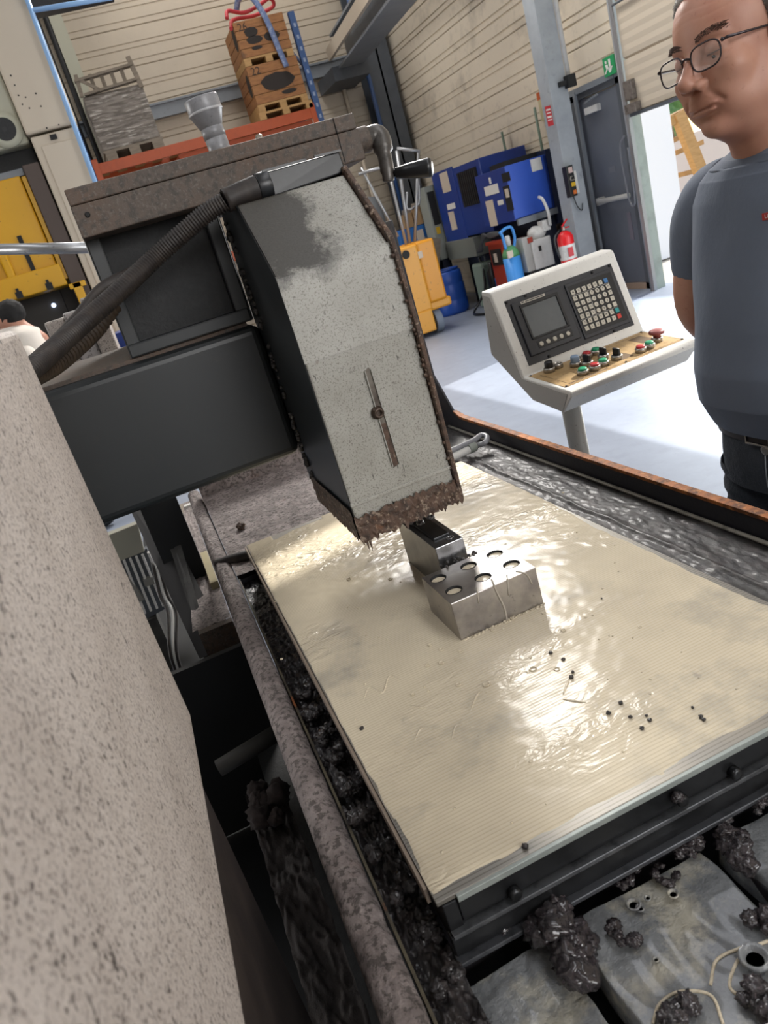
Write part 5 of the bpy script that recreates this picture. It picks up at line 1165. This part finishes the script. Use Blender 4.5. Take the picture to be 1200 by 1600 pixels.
# extinguisher on pillar
ex_ = thing('fire_extinguisher', 'red fire extinguisher with white label hanging at the pillar foot', 'fire extinguisher', (4.95, 7.93, 0))
e0, e1 = at(893, 425, 1, 8.0), at(876, 366, 1, 8.0)
ecx = at(882, 395, 1, 8.0).x
MB().lathe([(.085, 0.001), (.092, .03), (.092, e1.z - .04), (.07, e1.z), (.03, e1.z + .03)], (ecx, 7.93, 0), (0, 0, 1), 28).build('cylinder', m_redx, ex_)
MB().lathe([(.0935, e0.z + .16), (.0935, e0.z + .32)], (ecx, 7.93, 0), (0, 0, 1), 28, cap=False).build('label_band', m_white, ex_)
MB().box((ecx - .05, 7.832, e0.z + .19), (ecx + .015, 7.838, e0.z + .29)).build('label_print', m_signr, ex_)
MB().lathe([(.02, 0), (.02, .06)], (ecx, 7.93, e1.z + .02), (0, 0, 1), 12).build('valve', m_chrome, ex_)
MB().beam((ecx - .02, 7.92, e1.z + .08), (ecx + .09, 7.97, e1.z + .14), .015, .012).beam((ecx - .02, 7.92, e1.z + .06), (ecx + .10, 7.97, e1.z + .055), .015, .012).build('lever', m_redx, ex_)
MB().tube(smoothpts([(ecx - .02, 7.97, e1.z + .05), (ecx - .12, 7.95, e1.z - .02), (ecx - .12, 7.95, e1.z - .15), (ecx - .095, 7.95, e1.z - .25)], 6), .011, 8).build('hose', m_black, ex_)
# yellow pallet truck with tube frame
yt = thing('pallet_truck', 'yellow electric pallet truck with grey wheel behind the head cover', 'truck', (3.3, 9.3, 0))
ty = 9.3
def tp(u, v, y=ty): return at(u, v, 1, y)
pts = [tp(634, 388), tp(655, 382), tp(696, 462), tp(682, 500)]
f_l = [tp(632, 390), tp(652, 382), tp(675, 462), tp(682, 508), tp(665, 520)]
cxl, cxm, cxr_ = tp(631, 388).x, tp(652, 384).x, tp(676, 374).x
zt = tp(652, 380).z; zbm = .12
MB().box((cxl - .35, ty, .32), (cxm, ty + .75, zt)).build('front_housing', m_truck, yt, bevel=.03, seg=3)
MB().box((cxm - .01, ty + .02, .40), (cxr_ + .02, ty + .75, zt + .01)).build('side_housing', mat('amber_truck_paint', 'cf8a10', .4, 0, [('fine', 26, .66, .69, '3a3020', .6)]), yt, bevel=.03, seg=3)
MB().box((cxl - .35, ty - .01, .06), (cxm - .02, ty + .7, .34)).build('skirt', m_truck, yt, bevel=.02)
MB().box((cxm - .02, ty + .05, .30), (cxr_ + .08, ty + .75, .42)).build('wheel_arch', m_truck, yt, bevel=.03)
MB().lathe([(.15, 0), (.155, .01), (.155, .09), (.15, .10)], (cxm + .02, ty + .18, .155), (1, 0, 0), 32).build('wheel', mat('grey_tyre', '6d7684', .6), yt)
MB().lathe([(.09, 0), (.09, .02), (.04, .03)], (cxm - .0, ty + .18, .155), (-1, 0, 0), 24).build('wheel_hub', m_black, yt)
q = tp(634, 398)
MB().lathe([(.05, 0), (.05, .015)], (q.x, ty, q.z), (0, -1, 0), 20).build('lock_hole', m_blackmat, yt)
q = tp(657, 398)
MB().box((q.x - .03, ty + .0, q.z - .04), (q.x + .03, ty + .02, q.z + .04)).build('sticker', m_paper, yt)
for (u0, v0, u1, v1, r) in [(620, 232, 656, 236, .02), (654, 234, 648, 380, .02), (620, 236, 641, 385, .022), (606, 262, 638, 395, .02), (560, 272, 608, 258, .02), (564, 262, 622, 370, .018)]:
    MB().tube([tp(u0, v0, ty + .5), tp(u1, v1, ty + .4)], r, 10).build('mast_tube', m_galv, yt)
MB().tube(smoothpts([tp(636, 300, ty + .5), tp(636, 326, ty + .5), tp(650, 322, ty + .5), tp(655, 310, ty + .5), tp(652, 260, ty + .5)], 6), .016, 8).build('handle_loop', m_galv, yt)
tk = thing('grey_tank', 'dull grey upright tank behind the tube frame of the yellow truck', 'tank', (4.12, 12.3, 0))
MB().lathe([(.28, .0), (.28, 1.75), (.22, 1.9), (.08, 1.95)], (4.12, 12.3, 0), (0, 0, 1), 28).build('vessel', m_steelgrey, tk)

# floor joint
MB().box((1.9, 2.40, 0), (2.9, 2.41, .002)).build('trim_5', m_darker, kind='structure')
# =================================================================== PEOPLE
m_skin = mat('skin', 'b48570', .5, 0, [('noise', 14, .42, .66, 'a56f5d', .6), ('fine', 120, .62, .70, '8f5b4a', .35)], (160, .12, .001))
m_skin.node_tree.nodes['Principled BSDF'].inputs['Subsurface Weight'].default_value = .12
m_skin.node_tree.nodes['Principled BSDF'].inputs['Subsurface Radius'].default_value = (.01, .004, .002)
m_tee = mat('slate_tshirt', '667080', .85, 0, [('noise', 6, .42, .66, '5c6574', .5)], (4, .25, .03, (1, 1, .6)))
m_jeans = mat('dark_denim', '31363d', .85, 0, [('noise', 9, .4, .66, '3c4249', .6), ('fine', 300, .5, .6, '454b53', .4)], (16, .5, .02))
m_belt = mat('brown_belt', '2f2a2a', .5); m_hair = mat('grey_hair', '6b6763', .6, 0, [('fine', 160, .45, .6, 'a7a29c', .7), ('fine', 90, .5, .6, '3a3735', .6)])
m_hairdk = mat('black_hair', '0c0a09', .8); m_whitetee = mat('white_tshirt', 'cfc8bf', .85, 0, None or [('noise', 5, .45, .7, 'b8b0a6', .4)])
m_brow = mat('dark_brow', '5e4a42', .8); m_lip = mat('lip', '9c6358', .5); m_eye = mat('eye_white', 'c8beb6', .2); m_iris = mat('dark_iris', '2a201b', .2)
m_frame = mat('dark_metal_frame', '3b3436', .25, .6)

def skin_mesh(chains, sub=2):
    """chains: list of (points, radii); each chain its own skinned graph, returned as one mesh"""
    out = []
    for pts, rad in chains:
        me = bpy.data.meshes.new('s'); me.from_pydata([tuple(p) for p in pts], [(i, i + 1) for i in range(len(pts) - 1)], [])
        o = bpy.data.objects.new('s', me); COL.objects.link(o)
        o.modifiers.new('skin', 'SKIN'); 
        for i, r in enumerate(rad):
            v = me.skin_vertices[0].data[i]; v.radius = (r, r) if not isinstance(r, tuple) else r; v.use_root = (i == 0)
        sb_ = o.modifiers.new('sub', 'SUBSURF'); sb_.levels = sub; sb_.render_levels = sub
        bpy.context.view_layer.update()
        nm = bpy.data.meshes.new_from_object(o.evaluated_get(bpy.context.evaluated_depsgraph_get()))
        bpy.data.objects.remove(o); out.append(nm)
    return out

def sd_ell(P, c, r):
    q = P - np.array(c); r = np.array(r); k0 = np.linalg.norm(q / r, axis=-1); k1 = np.linalg.norm(q / (r * r), axis=-1) + 1e-9
    return k0 * (k0 - 1) / k1
def sd_cap(P, a, b, ra, rb):
    a, b = np.array(a), np.array(b); pa_, ba_ = P - a, b - a
    h = np.clip((pa_ @ ba_) / (ba_ @ ba_), 0, 1); return np.linalg.norm(pa_ - h[..., None] * ba_, axis=-1) - (ra + (rb - ra) * h)
def smin(a, b, k):
    h = np.clip(.5 + .5 * (b - a) / k, 0, 1); return b + (a - b) * h - k * h * (1 - h)
def smax(a, b, k): return -smin(-a, -b, k)

def head_sdf(P):
    Q = P.copy(); Q[..., 1] = np.abs(Q[..., 1])          # mirrored
    d = sd_ell(Q, (-.018, 0, .040), (.098, .076, .084))
    d = smin(d, sd_ell(Q, (.022, 0, .030), (.068, .064, .070)), .03)      # forehead
    d = smin(d, sd_ell(Q, (.020, 0, -.040), (.066, .060, .078)), .03)     # face mass
    d = smin(d, sd_ell(Q, (.020, .020, -.078), (.052, .040, .034)), .025) # jaw
    d = smin(d, sd_ell(Q, (.066, 0, -.104), (.020, .022, .017)), .018)    # chin
    d = smin(d, sd_ell(Q, (-.005, .052, -.055), (.030, .014, .034)), .02) # jaw angle
    d = smin(d, sd_ell(Q, (.072, .024, .020), (.013, .026, .0075)), .012) # brow
    d = smax(d, -sd_ell(Q, (.094, .033, .000), (.017, .019, .013)), .010) # socket
    d = smin(d, sd_ell(Q, (.0722, .0325, .0025), (.0145, .0165, .0125)), .003) # eyelid ball
    d = smin(d, sd_ell(Q, (.058, .046, -.030), (.024, .020, .022)), .018)  # cheekbone
    d = smin(d, sd_ell(Q, (.060, .030, -.056), (.024, .020, .026)), .018)  # cheek
    d = smin(d, sd_cap(Q, (.082, 0, .012), (.110, 0, -.030), .0085, .0105), .010) # nose bridge
    d = smin(d, sd_ell(Q, (.110, 0, -.034), (.0135, .0125, .0110)), .006)
    d = smin(d, sd_ell(Q, (.098, .0140, -.040), (.0115, .0070, .0075)), .005) # nostril wing
    d = smax(d, -sd_ell(Q, (.103, .0080, -.0480), (.0060, .0032, .0040)), .002)
    d = smin(d, sd_ell(Q, (.082, 0, -.062), (.016, .024, .016)), .012)     # muzzle
    d = smin(d, sd_ell(Q, (.0880, 0, -.0700), (.0070, .0270, .0030)), .005) # upper lip
    d = smin(d, sd_ell(Q, (.0868, 0, -.0790), (.0070, .0230, .0036)), .005) # lower lip
    d = smax(d, -sd_ell(Q, (.0955, 0, -.0745), (.0085, .0300, .0012)), .0025) # mouth line
    d = smax(d, -sd_cap(Q, (.0955, .020, -.047), (.0800, .036, -.070), .0007, .0004), .009) # nasolabial fold
    d = smin(d, sd_cap(Q, (-.018, 0, -.060), (-.055, 0, -.205), .056, .062), .030) # neck
    d = smin(d, sd_ell(Q, (.015, 0, -.105), (.045, .040, .025)), .02)
    for z in (.050, .064): d = d + .00035 * np.exp(-((Q[..., 2] - z - .002 * np.cos(Q[..., 1] * 80)) / .0018) ** 2) * (Q[..., 0] > .04)
    return d

def head_mesh(sdf, nu=300, nv=240, c=(0, 0, -.03)):
    c = np.array(c); th = np.linspace(0, 2 * np.pi, nu, endpoint=False)
    th = th - .45 * np.sin(th)                           # more samples towards the face (theta = 0)
    ph = np.linspace(.002, np.pi - .002, nv)
    T, Pp = np.meshgrid(th, ph, indexing='ij')
    D = np.stack([np.sin(Pp) * np.cos(T), np.sin(Pp) * np.sin(T), np.cos(Pp)], -1)
    r = np.full(T.shape, .27)
    for _ in range(90):
        d = sdf(c + D * r[..., None]); r = r - np.clip(d, -.01, .02) * .7
        r = np.clip(r, .01, .27)
    V = c + D * r[..., None]
    return V.reshape(-1, 3), nu, nv
def grid_faces(nu, nv, keep=None):
    F_ = []
    for i in range(nu):
        for j in range(nv - 1):
            a, b = i * nv + j, ((i + 1) % nu) * nv + j
            if keep is None or keep[a]: F_.append((a, a + 1, b + 1, b))
    return F_

RH = Matrix(((-.997, .075, -.018), (-.077, -.994, .078), (-.012, .079, .997)))
TH = Vector((1.033, 1.095, 1.596))
MH = RH.to_4x4(); MH.translation = TH
V, nu, nv = head_mesh(head_sdf)
man = thing('person', 'middle-aged man with glasses and slate t-shirt looking down at the machine', 'person', (1.08, 1.09, 0))
LF = Vector((-.997, -.077, 0)).normalized(); LL = Vector((.077, -.997, 0)).normalized()
MBASE = Vector((1.095, 1.080, 0))
def L3(f, l, z): return MBASE + LF * f + LL * l + Vector((0, 0, z))
def hand(w, fdir, down, side):
    """fingers of a relaxed hand: w wrist, fdir finger direction, side = thumb side vector"""
    w, fdir, side = Vector(w), Vector(fdir).normalized(), Vector(side).normalized(); nrm_ = fdir.cross(side).normalized()
    ch_ = [([w, w + fdir * .04, w + fdir * .085], [.024, .032, .030])]
    for k, (o_, L_) in enumerate([(.026, .070), (.009, .078), (-.009, .072), (-.025, .056)]):
        b_ = w + fdir * .080 + side * o_
        ch_.append(([b_ - fdir * .02, b_, b_ + fdir * L_ * .45 + nrm_ * .008, b_ + fdir * L_ * .8 + nrm_ * .024, b_ + fdir * L_ + nrm_ * .04], [.010, .0095, .009, .008, .007]))
    b_ = w + fdir * .03 + side * .028
    ch_.append(([b_ - side * .012, b_ + side * .018 + fdir * .02, b_ + side * .028 + fdir * .05, b_ + side * .028 + fdir * .07], [.013, .0115, .010, .008]))
    return ch_
chains = [
    ([L3(0, 0, .93), L3(.01, 0, 1.05), L3(.0, 0, 1.2), L3(-.01, 0, 1.33), L3(-.01, 0, 1.42)], [(.13, .10), (.13, .11), (.14, .11), (.12, .09), (.07, .07)]),
    ([L3(-.02, -.02, 1.385), L3(-.02, -.160, 1.375), L3(-.022, -.232, 1.25), L3(-.015, -.258, 1.150), L3(-.10, -.21, 1.05), L3(-.165, -.07, 1.00)], [.056, .056, .056, .052, .040, .028]),
    ([L3(-.02, .02, 1.385), L3(-.02, .160, 1.375), L3(-.03, .215, 1.25), L3(-.04, .240, 1.12), L3(.0, .25, .97), L3(.04, .25, .87)], [.055, .052, .046, .040, .034, .026]),
    ([L3(-.02, 0, .95), L3(0, -.095, .88), L3(.0, -.10, .5), L3(-.02, -.105, .12), L3(.0, -.105, .05)], [.10, .085, .058, .042, .04]),
    ([L3(-.02, 0, .95), L3(0, .095, .88), L3(.0, .10, .5), L3(-.02, .105, .12), L3(.0, .105, .05)], [.10, .085, .058, .042, .04]),
] + hand(L3(-.165, -.07, 1.00), LL + Vector((0, 0, -.3)), 0, Vector((0, 0, 1))) + hand(L3(.04, .25, .87), LF * .3 + Vector((0, 0, -1)), 0, LF)
bmb = bmesh.new()
for me_ in skin_mesh(chains): bmb.from_mesh(me_); bpy.data.meshes.remove(me_)
hm = bpy.data.meshes.new('h'); hm.from_pydata([tuple(MH @ Vector(p)) for p in V], [], grid_faces(nu, nv)); bmb.from_mesh(hm)
bme = bpy.data.meshes.new('body'); 
for f in bmb.faces: f.smooth = True
bmesh.ops.recalc_face_normals(bmb, faces=bmb.faces)
bmb.to_mesh(bme); bmb.free(); bme.materials.append(m_skin)
bo = bpy.data.objects.new('body', bme); COL.objects.link(bo); put(bo, man)
def hl(p): return MH @ Vector(p)
# hair shell
V3 = V.reshape(nu, nv, 3); keep = np.zeros(nu * nv, bool); Vh = V.copy()
for idx in range(nu * nv):
    x, y, z = V[idx]
    line = .088 - .02 * (abs(y) / .06) ** 2 if x > .02 else (.088 - (.02 - x) * 1.0 if x > -.02 else .045 - (-.02 - x) * 1.6)
    line = max(line, -.07)
    if abs(y) > .045 and -.03 < x < .045: line = min(line, -.015 + max(0, x + .002) * 2.8)
    m_ = z - line
    if m_ > -.004 and z > -.075:
        keep[idx] = True
        g_n = .004 + .011 * min(1, max(0, m_ / .03)) + .004 * mnoise.noise(Vector((x * 90, y * 90, z * 40)))
        n_ = np.array([x + .01, y, z - .03]); n_ = n_ / np.linalg.norm(n_); Vh[idx] = V[idx] + n_ * (g_n if m_ > 0 else -.002)
fcs = [f for f in grid_faces(nu, nv) if all(keep[i] for i in f)]
hme = bpy.data.meshes.new('hair'); hme.from_pydata([tuple(MH @ Vector(p)) for p in Vh], [], fcs); hme.materials.append(m_hair)
for p_ in hme.polygons: p_.use_smooth = True
hob = bpy.data.objects.new('hair', hme); COL.objects.link(hob); put(hob, man); hob['label'] = 'short grey hair'
random.seed(5); mb = MB(); ids = [i for i in range(nu * nv) if keep[i]]
for k in range(1500):
    i = random.choice(ids); p = Vh[i]; n_ = np.array([p[0] + .01, p[1], p[2] - .03]); n_ /= np.linalg.norm(n_)
    t_ = n_ * .4 + np.array([-.6, 0, -.45]) + np.random.RandomState(k).randn(3) * .15
    a_ = Vector(p) - Vector(n_) * .002; b_ = a_ + Vector(t_) * .008 + Vector(n_) * .004; c_2 = b_ + Vector(t_) * .011
    mb.tube([hl(a_), hl(b_), hl(c_2)], [.0006, .0005, .0002], 3, False)
mb.build('hair_strands', mat('silver_strands', '8f8a84', .5), hob, kind='stuff')
# brows, eyes, lips
for s in (-1, 1):
    mb = MB()
    cand = [p for p in V if p[0] > .04 and .012 < s * p[1] < .054 and abs(p[2] - (.0200 + .006 * math.sin((s * p[1] - .012) / .042 * 2.4))) < .0042]
    for k in range(130):
        p = cand[random.randrange(len(cand))]; q_ = Vector((p[0], p[1], p[2]))
        mb.tube([hl(q_ - Vector((.001, 0, 0))), hl(q_ + Vector((.0016, s * .003, .0012))), hl(q_ + Vector((.0008, s * .0075, .0010)))], [.00055, .0005, .0002], 4, False)
    mb.build('eyebrow', m_brow, bo)
    MB().ball(hl((.0712, s * .0325, -.0020)), .0120, 3).build('eyeball', m_eye, bo)
    MB().ball(hl((.0772, s * .0320, -.0085)), .0050, 3).build('iris', m_iris, bo)
    MB().tube(smoothpts([hl((.0790, s * .0200, -.0045)), hl((.0868, s * .0270, -.0048)), hl((.0872, s * .0350, -.0050)), hl((.0800, s * .0450, -.0040))], 6), .0009, 6).build('lash_line', m_brow, bo)
    # ear
    mb = MB(); 
    mb.tube(smoothpts([hl((.000, s * .074, -.020)), hl((.006, s * .078, .002)), hl((-.004, s * .084, .024)), hl((-.024, s * .089, .028)), hl((-.034, s * .088, .006)), hl((-.026, s * .082, -.020)), hl((-.010, s * .077, -.036)), hl((.000, s * .074, -.026))], 6), .0042, 8)
    mb.ball(hl((-.012, s * .076, -.002)), .020, 3, squash=(1.0, .5, 1.2)); mb.build('ear', m_skin, bo)
# glasses
gl = bpy.data.objects.new('glasses', None); COL.objects.link(gl); put(gl, man)
gl.matrix_parent_inverse = Matrix.Identity(4)
def gput(o): 
    o.parent = gl; o.matrix_parent_inverse = Matrix.Translation(-man.location)
for s in (-1, 1):
    loop = []
    for k in range(28):
        a_ = 2 * math.pi * k / 28; cx_, sx_ = math.cos(a_), math.sin(a_)
        yy = .0355 + .0265 * math.copysign(abs(cx_) ** .6, cx_); zz = -.006 + .0180 * math.copysign(abs(sx_) ** .65, sx_) 
        if sx_ < 0: yy = .0355 + (yy - .0355) * (1 + .12 * sx_)
        loop.append((.1015 - 3.0 * (yy - .02) ** 2 if yy > .02 else .1015, s * yy, zz))
    lp_ = [hl(p) for p in loop]; 
    gput(MB().tube(lp_ + [lp_[0], lp_[1]], .00135, 8).build('rim', m_frame))
    mb = MB(); mb.face([hl(p) for p in loop]); gput(mb.build('lens', m_glass, fix=False))
    gput(MB().tube([hl((.0950, s * .0635, .004)), hl((.090, s * .0715, .005)), hl((.04, s * .0775, .004)), hl((-.005, s * .079, .004)), hl((-.03, s * .078, -.010))], [.002, .0022, .0016, .0016, .0018], 8).build('temple_arm', m_frame))
    gput(MB().ball(hl((.0945, s * .0660, .0045)), .0030, 2).build('hinge', m_frame))
    gput(MB().ball(hl((.0955, s * .0085, -.010)), .0035, 2, squash=(.6, .5, 1)).build('nose_pad', m_glass))
gput(MB().tube(smoothpts([hl((.1015, -.0100, -.001)), hl((.1045, 0, .0025)), hl((.1015, .0100, -.001))], 5), .0017, 8).build('bridge', m_frame))

# t-shirt: lofted torso with two short sleeves
rings = [(1.462, -.018, .064, .068), (1.452, -.012, .076, .082), (1.440, -.012, .086, .106), (1.425, -.012, .092, .138), (1.405, -.012, .100, .162), (1.37, -.010, .108, .178), (1.31, -.004, .116, .180), (1.24, .004, .124, .177), (1.16, .012, .134, .177), (1.08, .018, .140, .180), (1.02, .018, .138, .178), (.985, .010, .130, .172), (.962, .004, .124, .166)]
def shirt_pt(a, b):
    t_ = b * (len(rings) - 1); i = min(int(t_), len(rings) - 2); u_ = t_ - i; u_ = u_ * u_ * (3 - 2 * u_)
    z, fc, hd, hw = [rings[i][k] * (1 - u_) + rings[i + 1][k] * u_ for k in range(4)]
    an = a * 2 * math.pi; n_ = .88
    c2, s2 = math.cos(an), math.sin(an)
    wr = .0060 * mnoise.noise(Vector((c2 * 2.2 + z * 3, s2 * 2.2, z * 9))) * (1 if b > .25 else 0) + .006 * max(0, b - .75) * math.sin(an * 9 + 3 * math.sin(an * 2))
    zf = z - (.030 * max(0, c2) if b < .10 else .018 * max(0, c2) * max(0, 1 - b * 3))
    return L3(fc + (hd + wr) * math.copysign(abs(c2) ** n_, c2), (hw + wr) * math.copysign(abs(s2) ** n_, s2), zf)
mb = MB(); mb.grid(shirt_pt, 96, 84)
bmesh.ops.remove_doubles(mb.bm, verts=mb.bm.verts, dist=.0005)
for s in (-1, 1):
    el = -.255 if s < 0 else .245
    pts = [L3(-.015, s * .115, 1.375), L3(-.016, s * .155, 1.362), L3(-.022, s * .190, 1.33), L3(-.028, s * .212, 1.29), L3(-.036, s * .228, 1.25), L3(-.038, s * .232, 1.235)]
    mb.tube(smoothpts(pts, 5), [.062 + .010 * math.sin(min(1, i / 8) * 1.57) - .0006 * max(0, i - 12) for i in range(26)], 24, False)
te = mb.build('t_shirt', m_tee, man, fix=True)
md = te.modifiers.new('solid', 'SOLIDIFY'); md.thickness = .003; md.offset = 0
mb = MB(); cl = [shirt_pt(k / 48, .0) + Vector((0, 0, .002)) for k in range(49)]
mb.tube(cl, .0062, 8); mb.build('collar', mat('rib_collar', '4a525e', .9), te)
a_ = .155
lg0 = at(1190, 338, 0, 1.0)
# small red tab on the chest
def chest(l, z):
    best = min(((shirt_pt(a / 400, b / 120)) for a in list(range(0, 100)) for b in range(20, 90)), key=lambda P: ((P - L3(0, 0, 0)).dot(LL) - l) ** 2 + (P.z - z) ** 2)
    return best
pc = chest(.056, 1.340)
tn = (LF * .97 + LL * .18).normalized(); tx = Vector((0, 0, 1)).cross(tn).normalized()
TG = frame(pc + tn * .003, tx, Vector((0, 0, 1)), tn)
MB(TG).box((-.0145, -.0055, -.001), (.0145, .0055, .001)).build('chest_tab', mat('red_tab', 'b43a34', .6), te)
text("LEVI'S", 'tab_lettering', m_whiteink, TG @ Vector((0, 0, .0012)), tx, Vector((0, 0, 1)), .0082, te)
# jeans, belt, shoes
jr = [(1.005, .0, .116, .156), (.955, .0, .118, .158), (.90, -.003, .122, .166), (.84, -.008, .122, .170)]
mb = MB()
def jp(a, b):
    t_ = b * 3; i = min(int(t_), 2); u_ = t_ - i; z, fc, hd, hw = [jr[i][k] * (1 - u_) + jr[i + 1][k] * u_ for k in range(4)]
    an = a * 2 * math.pi; c2, s2 = math.cos(an), math.sin(an); wr = .003 * mnoise.noise(Vector((c2 * 4, s2 * 4, z * 20)))
    return L3(fc + (hd + wr) * math.copysign(abs(c2) ** .85, c2), (hw + wr) * math.copysign(abs(s2) ** .85, s2), z)
mb.grid(jp, 64, 20)
for s in (-1, 1):
    pts = [L3(-.002, s * .088, .86), L3(.002, s * .094, .76), L3(.006, s * .098, .62), L3(.004, s * .10, .50), L3(-.01, s * .104, .30), L3(-.015, s * .106, .08)]
    n6 = len(smoothpts(pts, 8)); mb.tube(smoothpts(pts, 8), [.096 - .034 * (i / (n6 - 1)) ** .8 + .003 * math.sin(i * 1.7) for i in range(n6)], 28, False)
je = mb.build('jeans', m_jeans, man)
MB().tube([L3(.1215, .01, .93), L3(.1225, .008, .90), L3(.118, .004, .86), L3(.10, .002, .82)], .0014, 6).build('fly_seam', mat('pale_stitch', '7b7f84', .7), je)
MB().lathe([(.0095, 0), (.0095, .003), (.006, .004)], L3(.1205, .012, .935), LF, 20).build('rivet_button', m_chrome, je)
bt = MB(); bt.grid(lambda a, b: L3(.0 + (.123) * math.copysign(abs(math.cos(a * 6.2832)) ** .85, math.cos(a * 6.2832)), .165 * math.copysign(abs(math.sin(a * 6.2832)) ** .85, math.sin(a * 6.2832)), .985 - b * .038), 64, 2)
be = bt.build('belt', m_belt, man)
MB().tube([L3(.1245, -.028, .985), L3(.127, .026, .985), L3(.127, .026, .945), L3(.1245, -.028, .945), L3(.1245, -.028, .985)], .0024, 6).build('buckle', m_chrome, be)
for s in (-1, 1):
    c3 = L3(.06, s * .11, .045)
    sh_ = MB(frame(c3, LF, LL, ez)); sh_.ball((0, 0, .0), .14, 3, squash=(1.0, .36, .32)); sh_.build('shoe', m_black, man)

# worker in the background
wk = thing('person', 'worker in white t-shirt with black hair bending beside the press', 'person', (-.9, 6.0, 0))
hc = at(18, 503, 1, 6.0); sc_ = at(48, 560, 1, 6.0)
def WK(x, y, z): return Vector((sc_.x + x, 6.0 + y, z))
chains = [([WK(.05, 0, .90), WK(.06, 0, 1.1), WK(.02, 0, 1.30), WK(-.04, 0, 1.42), WK(-.09, 0, 1.46), hc + Vector((.02, 0, -.04))], [(.12, .10), (.11, .10), (.11, .10), (.07, .06), (.04, .04), .045]),
          ([WK(.0, -.05, 1.38), WK(.01, -.17, 1.34), WK(.06, -.22, 1.12), WK(-.06, -.25, .98), WK(-.15, -.2, .98)], [.05, .05, .042, .034, .028]),
          ([WK(.0, .05, 1.38), WK(.01, .17, 1.34), WK(.06, .22, 1.12), WK(-.06, .25, .98), WK(-.15, .2, .98)], [.05, .05, .042, .034, .028]),
          ([WK(.05, 0, .9), WK(.05, -.09, .85), WK(.02, -.1, .45), WK(.05, -.1, .08), WK(-.1, -.1, .04)], [.1, .08, .055, .04, .035]),
          ([WK(.05, 0, .9), WK(.05, .09, .85), WK(.02, .1, .45), WK(.05, .1, .08), WK(-.1, .1, .04)], [.1, .08, .055, .04, .035])]
chains += hand(WK(-.15, -.2, .98), (-1, 0, 0), 0, (0, 0, 1)) + hand(WK(-.15, .2, .98), (-1, 0, 0), 0, (0, 0, 1))
bmb = bmesh.new()
for me_ in skin_mesh(chains): bmb.from_mesh(me_)
V2, a2_, b2_ = head_mesh(head_sdf, 90, 70)
MW = Matrix.Rotation(math.radians(172), 4, 'Z') @ Matrix.Rotation(math.radians(22), 4, 'Y'); MW.translation = hc
hm = bpy.data.meshes.new('h'); hm.from_pydata([tuple(MW @ Vector(p)) for p in V2], [], grid_faces(a2_, b2_)); bmb.from_mesh(hm)
for f in bmb.faces: f.smooth = True
bme = bpy.data.meshes.new('body'); bmb.to_mesh(bme); bme.materials.append(m_skin)
bo2 = bpy.data.objects.new('body', bme); COL.objects.link(bo2); put(bo2, wk)
mb = MB(MW); mb.ball((-.03, 0, .045), .100, 4, .10, 5, 3, (1.06, .86, .95)); mb.ball((.03, 0, .09), .055, 3, .2, 5, 4, (1.1, 1.2, .7)); mb.build('hair', m_hairdk, wk)
mb = MB()
rr = [(1.565, -.065, .080, .085), (1.55, -.035, .105, .13), (1.505, -.005, .14, .18), (1.36, .01, .16, .20), (1.1, .06, .13, .185), (.93, .06, .125, .18)]
def ws(a, b):
    t_ = b * 5; i = min(int(t_), 4); u_ = t_ - i; z, fc, hd, hw = [rr[i][k] * (1 - u_) + rr[i + 1][k] * u_ for k in range(4)]
    an = a * 6.28319; return WK(fc + hd * math.cos(an), hw * math.sin(an), z)
mb.grid(ws, 40, 30)
for s in (-1, 1): mb.tube(smoothpts([WK(.0, s * .12, 1.37), WK(.01, s * .185, 1.34), WK(.04, s * .21, 1.2), WK(.05, s * .215, 1.14)], 5), [.07] * 8 + [.066] * 8, 16, False)
mb.build('t_shirt', m_whitetee, wk)
mb = MB()
for s in (-1, 1): mb.tube(smoothpts([WK(.05, s * .07, .95), WK(.04, s * .1, .7), WK(.02, s * .1, .45), WK(.05, s * .1, .07)], 6), [.105 - .045 * i / 18 for i in range(19)], 18)
mb.build('trousers', m_jeans, wk)
for s in (-1, 1):
    MB().ball(WK(-.04, s * .1, .04), .13, 3, squash=(1, .36, .3)).build('shoe', m_black, wk)
